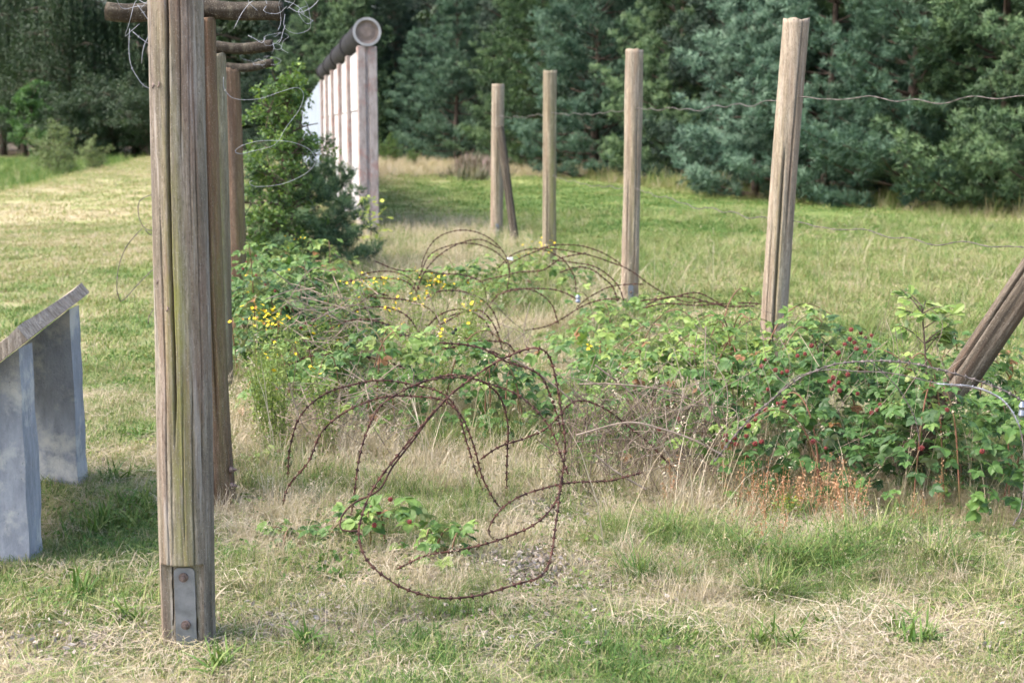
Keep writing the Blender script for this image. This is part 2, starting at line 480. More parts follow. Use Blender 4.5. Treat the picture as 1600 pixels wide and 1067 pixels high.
def gtint(x, y):
    """0 = green grass, 1 = straw"""
    n1 = fbm(x * .9, y * .9, 21); n2 = fbm(x * 3.1, y * 3.1, 31)
    t = .33 + (n1 - .5) * (.85 - .45 * sstep(9, 16, y)) + (n2 - .5) * .55
    t = t + .20 * sstep(5.0, 4.0, y) * sstep(.2, -1.4, x) + .02 * sstep(5.0, 4.0, y)
    # browned bands across the mown lawn on the left
    L = sstep(.3, 1.5, fence_l(y) - x)
    t = t + L * (.17 * np.exp(-((y - 27 - .35 * (x + 6) + 9 * (fbm(x * .3, y * .3, 61) - .5)) / 3.2) ** 2) + .16 * np.exp(-((y - 18.5 + 6 * (fbm(x * .5, y * .5, 62) - .5)) / 2.2) ** 2) + +.05 * np.exp(-((y - 37 + 9 * (fbm(x * .3, y * .3, 63) - .5)) / 4) ** 2) + .10 * sstep(20, 40, y) + .10 * sstep(8, 14, y))
    # fresh green lane on the right, behind the fence
    Rr = sstep(.2, 1.2, x - fence_r(y))
    t = t - Rr * .03 + Rr * .28 * np.exp(-((y - 15.5) / 2.2) ** 2 - ((x - 4.6) / 2.2) ** 2)
    mid = sstep(.0, 1.0, x - fence_l(y) - 1.2) * sstep(18, 24, y) * sstep(46, 36, y)
    t = t - mid * .16
    t = t + .45 * np.exp(-((y - 58) / 9) ** 2) * sstep(-9, -5, x) * sstep(4, 1, x)
    t = t + .35 * np.exp(-((wood_edge(x) - 2.5 - y) / 2.5) ** 2) * sstep(2, 4, x)
    t = t + .20 * strip(x, y)
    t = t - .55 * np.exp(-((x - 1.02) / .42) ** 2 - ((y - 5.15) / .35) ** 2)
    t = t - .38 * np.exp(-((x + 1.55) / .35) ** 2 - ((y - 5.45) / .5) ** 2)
    t = t - .35 * ditch(x, y)
    return np.clip(t, 0, 1)

def make_ground():
    nx, ny = 300, 360
    sx = np.linspace(-1, 1, nx); X = np.sinh(sx * 5.2) / math.sinh(5.2) * 420
    sy = np.linspace(0, 1, ny); Y = -30 + 34 * np.minimum(sy / .12, 1) + np.where(sy > .12, np.expm1((sy - .12) / .88 * 5.0) / math.expm1(5.0) * 600, 0)
    gx, gy = np.meshgrid(X, Y)
    z = ground_z(gx, gy)
    t = gtint(gx, gy)
    fl = sstep(-1, 3, gy - wood_edge(gx))
    mb = MB()
    i = np.arange(ny - 1)[:, None] * nx; j = np.arange(nx - 1)[None]
    f4 = np.stack([i + j, i + j + 1, i + nx + j + 1, i + nx + j], -1).reshape(-1, 4)
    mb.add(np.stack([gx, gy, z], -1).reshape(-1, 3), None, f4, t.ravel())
    m, nt, b = mat_new('ground_turf', 0.95, 0.1)
    geo = N(nt, "ShaderNodeNewGeometry").outputs["Position"]
    tt = attr(nt, "tint").outputs["Fac"]
    n1 = noise(nt, geo, 9, 6, 0.7); n2 = noise(nt, geo, 70, 4, 0.7); n3 = noise(nt, geo, 1.6, 5, .6)
    fac = mathn(nt, 'ADD', tt, mathn(nt, 'MULTIPLY', mathn(nt, 'SUBTRACT', n1, .5), .9))
    fac = mathn(nt, 'ADD', fac, mathn(nt, 'MULTIPLY', mathn(nt, 'SUBTRACT', n3, .5), .5), True)
    c = ramp(nt, fac, [(0, (0.075, 0.125, 0.035)), (0.3, (0.16, 0.20, 0.062)), (0.52, (0.26, 0.25, 0.115)), (0.75, (0.35, 0.285, 0.185)), (1, (0.41, 0.33, 0.245))])
    soil = ramp(nt, n2, [(0.3, (0.13, 0.095, 0.075)), (0.55, (0.29, 0.225, 0.185)), (0.75, (0.46, 0.385, 0.33))])
    sx_ = N(nt, "ShaderNodeSeparateXYZ"); nt.links.new(geo, sx_.inputs[0])
    nearf = mathn(nt, 'MULTIPLY', mathn(nt, 'SUBTRACT', 1.0, mathn(nt, 'DIVIDE', sx_.outputs[1], 16.0), True), .8)
    c = mix(nt, nearf, c, soil)
    ff = attr(nt, "floor").outputs["Fac"]
    c = mix(nt, ff, c, ramp(nt, n1, [(0.3, (0.035, 0.028, 0.02)), (0.7, (0.11, 0.08, 0.05))]))
    nt.links.new(c, b.inputs["Base Color"])
    bump(nt, b, mathn(nt, 'ADD', n1, mathn(nt, 'MULTIPLY', n2, .5)), 0.6, 0.03)
    o = mb.build('ground', m, smooth=True)
    a = o.data.attributes.new("floor", 'FLOAT', 'POINT')
    a.data.foreach_set("value", fl.ravel().astype(np.float32))
    tag(o, 'dry turf and soil under the mown grass', None, None, 'structure')
make_ground()

# ------------------------------------------------------------------ posts
def post_shaft(name, mat, parent, h, r, seed, cracks=(), segs=64, rings=60, lean=(0, 0), bow=(0, 0), notch=None, flare=0.0, taper=0.0, top='flat'):
    """weathered round timber from z=-0.15 to h; theta 0 faces the camera, +90 deg the right side.
    cracks: (theta deg, z0, z1, width m, depth m)"""
    g = np.random.default_rng(seed)
    z = np.linspace(-.15, h, rings)
    if notch:
        z = np.sort(np.concatenate([z, [notch[0] - .002, notch[0] + .002]]))
    th = np.linspace(-math.pi, math.pi, segs, endpoint=False)
    Z, T = np.meshgrid(z, th, indexing='ij')
    rad = r * (1 - taper * Z / h) + flare * np.exp(-np.maximum(Z, 0) / .12)
    rad = rad + .006 * (r / .08) * (vnoise(np.cos(T) * 1.6 + 5, Z * 1.4 + np.sin(T) * 1.7, seed) - .5) * 2
    rad = rad + .0012 * (vnoise(T * 9, Z * 1.1, seed + 3) - .5) * 2 + .0006 * (vnoise(T * 28, Z * 2.5, seed + 4) - .5) * 2
    for (tc, z0, z1, w, d) in cracks:
        wig = R(tc) + (vnoise(Z * 2.2, Z * 0, seed + 9) - .5) * .10 + (vnoise(Z * 9, Z * 0, seed + 12) - .5) * .035
        dd = (T - wig + math.pi) % (2 * math.pi) - math.pi
        ends = sstep(z0, z0 + .18, Z) * sstep(z1, z1 - .18, Z)
        ww = w * (.35 + .65 * ends)
        rad = rad - d * ends * np.exp(-np.abs(dd * r / ww) ** 2.0)
    x = np.sin(T) * rad; y = -np.cos(T) * rad
    if notch:
        cut = (Z < notch[0]) & (np.abs(x - notch[3]) < notch[2]) & (np.cos(T) > 0)
        y = np.where(cut, np.maximum(y, -notch[1]), y)
    u = np.clip(Z / h, 0, 1)
    x = x + lean[0] * u + bow[0] * np.sin(u * math.pi)
    y = y + lean[1] * u + bow[1] * np.sin(u * math.pi)
    Z = Z + (np.where(Z > h - 1e-6, (vnoise(x * 30, y * 30, seed) - .5) * .02, 0))
    n, s = Z.shape
    V = np.stack([x, y, Z], -1).reshape(-1, 3)
    i = np.arange(n - 1)[:, None] * s; j = np.arange(s)[None]; j2 = (j + 1) % s
    f4 = np.stack([i + j, i + j2, i + s + j2, i + s + j], -1).reshape(-1, 4)
    mb = MB()
    # end grain on top, a few rings sunk toward the heart
    topc = V[(n - 1) * s:].mean(0)
    inner = topc + (V[(n - 1) * s:] - topc) * .55 + np.array([0, 0, -.004])
    V2 = np.vstack([V, inner, topc + [0, 0, -.008]])
    k = n * s
    a = (n - 1) * s
    f4b = [(a + q, a + (q + 1) % s, k + (q + 1) % s, k + q) for q in range(s)]
    f3 = [(k + q, k + (q + 1) % s, k + s) for q in range(s)]
    mb.add(V2, f3, np.vstack([f4, f4b]))
    return mb.build(name, mat, parent, smooth=True)

def hexbolt(parent, c, rad=.0085, axis='y', mat=None):
    mb = MB()
    d = {'y': np.array([0, -1.0, 0]), 'x': np.array([1.0, 0, 0])}[axis]
    c = np.asarray(c, float)
    tube(mb, [c - d * .01, c + d * .004], rad * 1.75, 18)
    tube(mb, [c + d * .003, c + d * .014], rad, 6)
    tube(mb, [c + d * .013, c + d * .020], rad * .55, 10)
    return mb.build('bolt', mat or M['bolt'], parent)

def log(name, parent, a, b, r, seed, mat):
    a = np.asarray(a, float); b = np.asarray(b, float)
    g = np.random.default_rng(seed)
    n, s = 34, 28
    t = np.linspace(0, 1, n)
    P = a[None] + (b - a)[None] * t[:, None]
    P[:, 2] += .012 * np.sin(t * 5 + seed) - .008 * np.sin(t * 11)
    T_, A, B = frames(P)
    th = np.arange(s) * 2 * math.pi / s
    TT, LL = np.meshgrid(th, t * np.linalg.norm(b - a), indexing='xy')
    rr = r * (1 + .10 * (vnoise(np.cos(TT) * 2 + 3, LL * 6 + np.sin(TT) * 2, seed) - .5) * 2 + .05 * (vnoise(TT * 6, LL * 3, seed + 1) - .5) * 2)
    V = P[:, None] + rr[..., None] * (np.cos(th)[None, :, None] * A[:, None] + np.sin(th)[None, :, None] * B[:, None])
    i = np.arange(n - 1)[:, None] * s; j = np.arange(s)[None]; j2 = (j + 1) % s
    f4 = np.stack([i + j, i + j2, i + s + j2, i + s + j], -1).reshape(-1, 4)
    V = np.vstack([V.reshape(-1, 3), P[:1], P[-1:]])
    k = n * s
    f3 = [(k, (q + 1) % s, q) for q in range(s)] + [(k + 1, (n - 1) * s + q, (n - 1) * s + (q + 1) % s) for q in range(s)]
    return MB().add(V, f3, f4).build(name, mat, parent, smooth=True)

def plate(parent, c, w, h, t=.008, axis='y'):
    """steel strap with clipped corners and worn edges"""
    k = .012
    pts = [(-w / 2, -h / 2), (w / 2, -h / 2), (w / 2, h / 2 - k), (w / 2 - k * .35, h / 2 - k * .35), (w / 2 - k, h / 2), (-w / 2 + k, h / 2), (-w / 2 + k * .35, h / 2 - k * .35), (-w / 2, h / 2 - k)]
    n = len(pts)
    if axis == 'y': f = [(p[0], -t / 2, p[1]) for p in pts]; bk = [(p[0], t / 2, p[1]) for p in pts]
    else: f = [(t / 2, p[0], p[1]) for p in pts]; bk = [(-t / 2, p[0], p[1]) for p in pts]
    v = np.array(f + bk) + np.asarray(c)
    f4 = [(q, n + q, n + (q + 1) % n, (q + 1) % n) for q in range(n)]
    f3 = [(0, q, q + 1) for q in range(1, n - 1)] + [(n, n + q + 1, n + q) for q in range(1, n - 1)]
    return MB().add(v, f3, f4).build('steel_plate', M['zinc'], parent)

def staple(parent, c, s=.012, dirx=0.3):
    mb = MB()
    c = np.asarray(c, float)
    P = catmull([c + [0, .01, -s * .5], c + [-.002, -s * .7, -s * .4], c + [dirx * s, -s, s * .2], c + [0, -s * .6, s * .6], c + [.001, .01, s * .5]], 4)
    tube(mb, P, .0022, 5)
    return mb.build('staple', M['bolt'], parent)

# left row: tall posts that carry short crossbars
p1 = gnd(295, 1002)
post1 = thing('fence_post', 'thick cracked timber post with green algae streak and bolted steel plate at its foot', 'post', p1)
post_shaft('shaft', M['post'], post1, 2.12, .0815, 4, segs=240, rings=230, lean=(.030, 0), notch=(.268, .046, .066, -.004), taper=.02,
           cracks=[(-7, .62, 2.4, .0032, .042), (-28, -.05, 1.40, .0016, .016), (52, .45, 1.75, .0018, .018), (30, -.1, .9, .0014, .012), (10, .25, .95, .0012, .010), (38, 1.2, 2.3, .0014, .01), (72, -.1, .28, .004, .03), (20, 1.45, 2.3, .0015, .012), (-50, .8, 2.2, .0012, .008), (-16, .25, .7, .0012, .01)])
# the strap sits inside the notch
plate(post1, (.006, -.051, .120), .064, .275)
hexbolt(post1, (.004, -.056, .228)); hexbolt(post1, (.006, -.056, .075))
for (px, py) in ((246, 440), (264, 482), (239, 135), (250, 133), (243, 812)):
    q = at(px, py, p1[1] - .06) - p1
    staple(post1, (q[0], -math.sqrt(max(.0004, .0815 ** 2 - min(abs(q[0] - .03 * q[2] / 2.1), .08) ** 2)) + .004, q[2]))
log('crossbar', post1, (-.34, 0, 2.15), (.40, 0, 2.16), .038, 3, M['log_dark'])

def bar_post(px_mid, py_base, d, top, mat, seed, label, bar, flare=0, cracks=(), bow=(0, 0), lean=(0, 0), r=.078, bz=.03):
    g = at(px_mid, py_base, d); g[2] = 0
    t = thing('fence_post', label, 'post', g, 'tall posts with crossbars')
    post_shaft('shaft', mat, t, top, r, seed, cracks, segs=96, rings=90, flare=flare, bow=bow, lean=lean)
    cx = lean[0]
    log('crossbar', t, (bar[0], -.01, top + bz + bar[2]), (bar[1], .01, top + bz + bar[3]), bar[4], seed + 2, M['log_dark'])
    return t, g
post2, g2 = bar_post(337, 800, 5.92, 2.047, M['post_red'], 15, 'reddish timber post with rough crossbar behind the algae-streaked post', (-.375, .335, .005, -.015, .0375), flare=.012,
             cracks=[(38, .3, 2.2, .0035, .03), (12, -.1, 1.3, .003, .02), (60, .1, 1.5, .002, .012)], bow=(-.012, 0), lean=(-.022, 0), r=.082)
hexbolt(post2, (.084, -.04, .10), .0075, 'x', M['bolt']); hexbolt(post2, (.084, -.04, .17), .0075, 'x', M['bolt'])
post3, g3 = bar_post(345, 622, 8.5, 2.03, M['post_green'], 23, 'greenish timber post with crossbar, third in the row', (-.36, .37, -.02, .025, .034),
             cracks=[(30, .2, 1.9, .003, .02)], lean=(.005, 0), r=.080)
plate(post3, (.03, -.086, .10), .05, .24); hexbolt(post3, (.03, -.092, .15))
post4, g4 = bar_post(373, 526, 10.9, 2.04, M['post_red'], 31, 'brown timber post with crossbar next to the birch sapling', (-.34, .32, -.03, .01, .032), lean=(-.01, 0), r=.075)

# right row
def plain_post(px, py_top, d, mat, seed, label, r, lean_px, cracks, plate_z=None, group='plain fence posts beside the wire coils', bow=(0, 0)):
    top = at(px, py_top, d)
    s = np.array([lean_px * d / FPX, 0])
    base = np.array([top[0] - s[0], d, 0.0])
    t = thing('fence_post', label, 'post', base, group)
    post_shaft('shaft', mat, t, top[2], r, seed, cracks, segs=110, rings=90, lean=(s[0], 0), bow=bow)
    if plate_z:
        plate(t, (.006, -r - .006, plate_z), .045, .26); hexbolt(t, (.006, -r - .01, plate_z + .07), .008)
    return t
rp1 = plain_post(1244, 30, 7.9, M['post_tan'], 41, 'leaning split timber post rising behind the bramble leaves', .072, 24, [(-12, .0, 1.55, .005, .03), (-48, 0, 1.2, .003, .02), (20, 1.0, 2.3, .003, .02)], bow=(-.012, 0))
rp2 = plain_post(992, 78, 12.3, M['post_tan'], 43, 'straight timber post with steel foot plate beside the wire coils', .075, 4, [(25, .3, 1.9, .004, .02), (-30, .1, 1.2, .003, .02)], .13)
rp3 = plain_post(860, 111, 15.8, M['post_green'], 47, 'slim timber post standing between two others on the open grass', .074, 1, [(-20, .1, 1.2, .004, .02)])
rp4 = plain_post(778, 132, 20.3, M['post_tan'], 53, 'far timber post with a dark strut leaning on it', .088, 2, [(0, .4, 2.0, .004, .02)], .13)
corner = thing('fence_post', 'corner timber post held by a leaning strut', 'post', (2.67, 5.92, 0), 'plain fence posts beside the wire coils')
post_shaft('shaft', M['post_tan'], corner, 2.2, .078, 59)

def strut(label, a, b, r, seed, mat, crack):
    a = np.asarray(a, float); b = np.asarray(b, float)
    t = thing('leaning_strut', label, 'strut', a)
    L = np.linalg.norm(b - a)
    o = post_shaft('shaft', mat, t, L, r, seed, crack, segs=110, rings=70)
    q = Vector(b - a).to_track_quat('Z', 'Y')
    # keep the crack side (theta 0) turned to -y
    o.rotation_mode = 'QUATERNION'
    zz = Vector(b - a).normalized(); yy = (Vector((0, 1, 0)) - zz * zz.y).normalized(); xx = yy.cross(zz)
    o.rotation_quaternion = Matrix((xx, yy, zz)).transposed().to_quaternion()
    return t, o
st1, so1 = strut('thick dark timber strut leaning out of the bramble bush', (1.735, 6.32, 0), (2.575, 5.99, 1.60), .068, 61, M['strut'], [(-56, .3, 2.2, .005, .035)])
sa = at(806, 368, 19.5); sa[2] = 0
st2, so2 = strut('thin dark strut propped against the far timber post', sa, at(781, 199, 20.15), .055, 67, M['log_dark'], [(0, .2, 1.2, .004, .02)])

# ------------------------------------------------------------------ sloping board on concrete legs
def lectern():
    o = np.array([-1.79, 5.10, 0.0])
    t = thing('display_stand', 'low stand of two grey concrete slabs under a sloping weathered plank', 'stand', o)
    zt = .815; slope = math.tan(R(37))
    def slab(dx, dy, w, th, seed):
        g = np.random.default_rng(seed)
        # side slab: tall edge on the right, top sloping down to the left
        nx, nz = 12, 16
        mb = MB()
        U = np.linspace(0, 1, nx); W = np.linspace(0, 1, nz)
        def P(u, w_, k):
            x = -w * (1 - u); top = zt - slope * (w * (1 - u)) - .005
            z = -.12 + (top + .12) * w_
            e = .008
            return x + dx, k + dy, z
        sides = {}
        for k, yv in enumerate((0.0, th)):
            gx, gz = np.meshgrid(U, W, indexing='ij')
            xx, yy, zz = P(gx, gz, yv)
            yy = np.broadcast_to(yy, xx.shape) + (vnoise(xx * 9 + seed, zz * 9, seed + k) - .5) * .008
            xx = xx + np.where(gx > .99, (vnoise(zz * 14, zz * 0 + k, seed) - .5) * .008, 0)
            sides[k] = np.stack([xx, yy, zz], -1).reshape(-1, 3)
        i = np.arange(nx - 1)[:, None] * nz; j = np.arange(nz - 1)[None]
        q = np.stack([i + j, i + nz + j, i + nz + j + 1, i + j + 1], -1).reshape(-1, 4)
        n = nx * nz
        V = np.vstack([sides[0], sides[1]])
        F = [q, q[:, ::-1] + n]
        r_ = (nx - 1) * nz + np.arange(nz - 1)
        F.append(np.stack([r_, r_ + n, r_ + 1 + n, r_ + 1], -1))
        l_ = np.arange(nz - 1)
        F.append(np.stack([l_, l_ + 1, l_ + 1 + n, l_ + n], -1))
        tp = np.arange(nx - 1) * nz + nz - 1
        F.append(np.stack([tp, tp + nz, tp + nz + n, tp + n], -1))
        mb.add(V, None, np.vstack(F))
        return mb.build('concrete_leg', M['concrete'], t)
    slab(0, 0, .52, .15, 3)
    slab(-.165, 1.14, .52, .14, 9)
    # plank: upper edge along the legs' tall edges, rough waney outline
    dv = norm(np.array([-.145, 1.0, 0])); ex = np.array([1, 0, 0.])
    up = norm(np.array([math.cos(R(37)), .0, math.sin(R(37))]))
    up = norm(up - dv * np.dot(up, dv)); nn = norm(np.cross(up, dv)) * -1
    if nn[2] < 0: nn = -nn
    nl, nw = 60, 16
    s = np.linspace(-.16, 1.36, nl); w = np.linspace(-.60, .075, nw)
    S, W = np.meshgrid(s, w, indexing='ij')
    edge = (vnoise(S * 7, S * 0, 5) - .5) * .03 + (vnoise(S * 22, S * 0, 6) - .5) * .012
    Wj = W + np.where(np.abs(W - w[-1]) < 1e-6, edge, 0) + np.where(np.abs(W - w[0]) < 1e-6, -edge, 0)
    Sj = S + np.where(S < -.15, (vnoise(W * 25, W * 0, 7) - .5) * .02, 0) + np.where(S > 1.35, (vnoise(W * 25, W * 0, 8) - .5) * .02, 0)
    base = np.array([0, 0.0, zt])
    topz = .054 + .006 * (vnoise(W * 40, S * 2, 2) - .5) * 2 + .004 * (vnoise(W * 14, S * 4, 3) - .5)
    lowz = .000 - .012 * sstep(.03, .075, W) * 0
    Vt = base + Sj[..., None] * dv + Wj[..., None] * up + topz[..., None] * nn
    Vb = base + Sj[..., None] * dv + (Wj * .985)[..., None] * up + (lowz + .003 * (vnoise(W * 30, S * 3, 12) - .5))[..., None] * nn
    n = nl * nw
    i = np.arange(nl - 1)[:, None] * nw; j = np.arange(nw - 1)[None]
    q = np.stack([i + j, i + nw + j, i + nw + j + 1, i + j + 1], -1).reshape(-1, 4)
    F = [q, q[:, ::-1] + n]
    for col, fl in ((0, 0), (nw - 1, 1)):
        a = np.arange(nl - 1) * nw + col
        e = np.stack([a, a + nw, a + nw + n, a + n], -1)
        F.append(e if fl else e[:, ::-1])
    for row, fl in ((0, 1), (nl - 1, 0)):
        a = row * nw + np.arange(nw - 1)
        e = np.stack([a, a + 1, a + 1 + n, a + n], -1)
        F.append(e if fl else e[:, ::-1])
    MB().add(np.vstack([Vt.reshape(-1, 3), Vb.reshape(-1, 3)]), None, np.vstack(F)).build('plank', M['plank'], t)
lectern()

# ------------------------------------------------------------------ concrete wall with the pipe on top, sheet fence behind it
def wall():
    a = at(577, 362, 21.5); a[2] = 0
    dv = norm(np.array([-.1705, 1.0, 0])); nv = np.array([dv[1], -dv[0], 0])       # along the wall / out of its right face
    t = thing('border_wall', 'tall white concrete panel wall crowned with a dark round pipe', 'wall', a)
    ang = math.atan2(dv[1], dv[0])
    rot = Matrix.Rotation(ang, 3, 'Z')
    H = 2.80; sp = 3.0; ncol = 6
    for k in range(ncol):
        c = dv * (sp * k) + nv * 0
        mb = MB()
        # H-section column: two flanges and a sunk web
        box(mb, c + nv * .082 + [0, 0, H / 2 - .1], (.24, .125, H + .2), rot, bev=.012)
        box(mb, c - nv * .085 + [0, 0, H / 2 - .1], (.26, .125, H + .2), rot, bev=.012)
        box(mb, c + [0, 0, H / 2 - .1], (.20, .07, H + .19), rot)
        mb.build('column', M['colconc'], t)
        if k < ncol - 1:
            for s in range(3):
                z0 = .02 + s * .925
                mb = MB()
                jit = (.004 * ((k * 7 + s * 3) % 5) - .008)
                box(mb, c + dv * sp / 2 + nv * (-.028 + jit) + [0, 0, z0 + .4575], (sp - .27, .10, .912), rot, bev=.01)
                mb.build('wall_panel', M['white'], t)
    # pipe sections with collars
    r0 = .205; zc = H + r0 - .005
    for k in range(4):
        L0 = -.15 + k * 3.82; L1 = L0 + 3.80
        mb = MB()
        s = 40; th = np.arange(s) * 2 * math.pi / s
        prof = [(L0, r0), (L0 + .0, r0 * .98)] if False else None
        st = [(L0, r0 - .032), (L0, r0 - .004), (L0 + .012, r0), (L1 - .26, r0), (L1 - .25, r0 + .022), (L1, r0 + .022), (L1, r0 - .032), (L0 + .05, r0 - .032)]
        rings = []
        for (l, r_) in st:
            rings.append(dv * l + np.array([0, 0, zc]) + r_ * (np.cos(th)[:, None] * nv + np.sin(th)[:, None] * np.array([0, 0, 1.0])))
        V = np.vstack(rings); F = []
        for q in range(len(st) - 1):
            for p in range(s):
                F.append((q * s + p, q * s + (p + 1) % s, (q + 1) * s + (p + 1) % s, (q + 1) * s + p))
        mb.add(V, None, F)
        sec = mb.build('pipe_section', M['pipe'], t, smooth=False)
        if k == 0:
            rim = MB()
            tube_pts = []
            ro, ri = r0 + .004, r0 - .034
            R1 = dv * (L0 - .006) + np.array([0, 0, zc])
            circ = np.cos(th)[:, None] * nv + np.sin(th)[:, None] * np.array([0, 0, 1.0])
            V = np.vstack([R1 + ro * circ, R1 + ri * circ, R1 + dv * .03 + ri * circ, R1 + dv * .03 + ro * circ])
            F = []
            for q in range(3):
                for p in range(s): F.append((q * s + p, (q + 1) * s + p, (q + 1) * s + (p + 1) % s, q * s + (p + 1) % s))
            rim.add(V, None, F).build('pipe_rim', M['piperim'], sec)
            fil = MB()
            C = R1 + dv * .035
            rr = [ri + .004, ri * .75, ri * .4]
            V = [C + dv * (.0) + rr[0] * circ, C + dv * .012 + rr[1] * circ, C - dv * .004 + rr[2] * circ, (C + dv * .004)[None]]
            F = []; F3 = []
            for q in range(2):
                for p in range(s): F.append((q * s + p, (q + 1) * s + p, (q + 1) * s + (p + 1) % s, q * s + (p + 1) % s))
            for p in range(s): F3.append((2 * s + p, 3 * s, 2 * s + (p + 1) % s))
            fil.add(np.vstack(V), F3, F).build('mortar_plug', M['pipefill'], sec)
    # sheet fence: corrugated panels in falling steps
    b = a + dv * 15.6
    f = thing('sheet_fence', 'blue-grey corrugated sheet fence stepping down behind the white wall', 'fence', b)
    for k in range(11):
        L0 = .05 + k * 2.2
        h = 2.92 - .045 * k
        n = 34
        u = np.linspace(0, 2.16, n)
        off = .018 * np.sign(np.sin(u * 2 * math.pi / .27)) * np.minimum(1, 3 * np.abs(np.sin(u * 2 * math.pi / .27)))
        base = dv * (L0 + u)[:, None] + nv * off[:, None]
        V = np.vstack([base + [0, 0, -.1], base + [0, 0, h], base + nv * .012 + [0, 0, h], base + nv * .012 + [0, 0, -.1]])
        F = [(q * n + p, q * n + p + 1, (q + 1) * n + p + 1, (q + 1) * n + p) for q in range(3) for p in range(n - 1)]
        MB().add(V, None, F).build('sheet_panel', M['sheet'], f)
        mb = MB()
        box(mb, dv * (L0 - .03) + nv * .055 + [0, 0, h / 2 - .1], (.07, .07, h + .1), rot, bev=.005)
        mb.build('support_post', M['zinc'], f)
wall()

# ------------------------------------------------------------------ trees
def needles(mb, P, D, g, k=8, L=.12, W=.02, spread=.75, tint=None, tj=.18):
    """k needle bundles round each shoot (P base, D direction)"""
    n = len(P)
    D = norm(D)
    s = g.uniform(0, 1, (n, k))
    rnd = norm(g.normal(size=(n, k, 3)))
    nd = norm(D[:, None] * (1 - spread * .55) + rnd * spread)
    base = P[:, None] + D[:, None] * (s * L * .8)[..., None]
    ln = L * g.uniform(.7, 1.15, (n, k))
    side = norm(np.cross(nd, rnd + .3))
    hw = (W * .5)
    a = base - side * hw; b = base + side * hw; c = base + nd * ln[..., None]
    V = np.stack([a, b, c], 2).reshape(-1, 3)
    F = np.arange(n * k * 3).reshape(-1, 3)
    t = np.zeros(n) if tint is None else tint
    T = np.clip(t[:, None, None] + g.normal(0, tj * .5, (n, k, 1)) + np.array([0, 0, .12])[None, None], 0, 1)
    T = np.broadcast_to(T, (n, k, 3)).reshape(-1)
    mb.add(V, F, None, T)

def pine_data(seed, h, Rm, whorl=.36, mat='pine_blue', ksh=6, low=.25, skirt=.75, nlen=.125, nwid=.022, kn=10, tuftr=.17):
    """young Scots pine, branches down to the ground"""
    g = np.random.default_rng(seed)
    wood = MB(); trunk = MB(); fol = MB()
    z = np.linspace(0, h, 24)
    tp = np.stack([.05 * np.sin(z * .8 + seed), .05 * np.cos(z * .7 + seed), z], -1)
    tp[0, 2] = -.2
    tube(trunk, tp, .13 * (1 - z / h * .92) * (h / 8), 9)
    Ps, Ds, Ts = [], [], []
    zz = low
    while zz < h - .15:
        f = zz / h
        prof = (1 - f) ** .75 * (skirt + (1 - skirt) * min(1, f / .25))
        nb = g.integers(5, 8) if zz < h * .7 else g.integers(4, 6)
        az0 = g.uniform(0, 6.28)
        for b in range(nb):
            if g.random() < .10: continue
            az = az0 + b * 6.283 / nb + g.normal(0, .22)
            L = Rm * prof * g.uniform(.62, 1.18) + .12
            el = R(6 + 34 * f) + g.normal(0, .12)
            hd = np.array([math.cos(az), math.sin(az), 0])
            t = np.linspace(0, 1, 7)
            droop = -.16 * L * (1 - f)
            P = hd[None] * (L * t * math.cos(el))[:, None]
            P[:, 2] = zz + L * t * math.sin(el) + droop * t * (1 - t) * 2 + .10 * L * t ** 2.5
            P[:, :2] += np.interp(zz, z, tp[:, 0]), np.interp(zz, z, tp[:, 1])
            tube(wood, P, (.010 + .012 * L) * (1 - .85 * t) * (h / 8) ** .5, 4, cap=False)
            bt = g.uniform(.15, .75)
            ntw = int(3 + L * 4.5)
            tw = np.sort(g.uniform(.25, 1, ntw)); tw[-1] = 1
            sd = np.array([-hd[1], hd[0], 0])
            for q, tt in enumerate(tw):
                bp = np.array([np.interp(tt, t, P[:, c]) for c in range(3)])
                sg = 1 if q % 2 else -1
                if tt == 1: dirr = hd + [0, 0, .45]
                else: dirr = hd * .75 + sd * sg * g.uniform(.5, 1.1) + np.array([0, 0, g.uniform(.05, .5)])
                dirr = norm(dirr)
                tl = (.14 + .30 * L * (1 - tt)) * g.uniform(.7, 1.25)
                # a rounded tuft of shoots at the twig's end and a thinner sleeve along it
                ns = int(ksh * 1.7 * g.uniform(.7, 1.3)); cr = tuftr * g.uniform(.75, 1.3)
                rad = norm(g.normal(size=(ns, 3)) + np.array([0, 0, .35]))
                pp = bp[None] + dirr[None] * tl + rad * cr * g.uniform(.2, 1, (ns, 1)) * np.array([1, 1, .75])
                dd = norm(rad * .8 + dirr[None] * .45 + np.array([0, 0, .45]))
                Ps.append(pp); Ds.append(dd)
                Ts.append(np.clip(.34 + .34 * rad[:, 2] + (bt - .45) * .55 + g.normal(0, .07, ns), 0, 1))  # shoots lighter on top, darker beneath: top light put into the needle colour
                n2 = max(1, int(ksh * tl * .8)); u = g.uniform(.2, .9, n2)
                Ps.append(bp[None] + dirr[None] * (u * tl)[:, None] + g.normal(0, .03, (n2, 3))); Ds.append(norm(dirr[None] + np.array([0, 0, .5]) + g.normal(0, .4, (n2, 3))))
                Ts.append(np.clip(.22 + (bt - .45) * .5 + g.normal(0, .07, n2), 0, 1))  # sleeve gets a lower tint: shade inside the crown is painted in
        zz += whorl * g.uniform(.75, 1.2)
    P = np.vstack(Ps); D = np.vstack(Ds); T = np.concatenate(Ts)
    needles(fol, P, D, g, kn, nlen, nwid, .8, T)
    return (trunk.mesh('trunk', M['bark'], True), wood.mesh('branches', M['bark']), fol.mesh('crown', M[mat]))

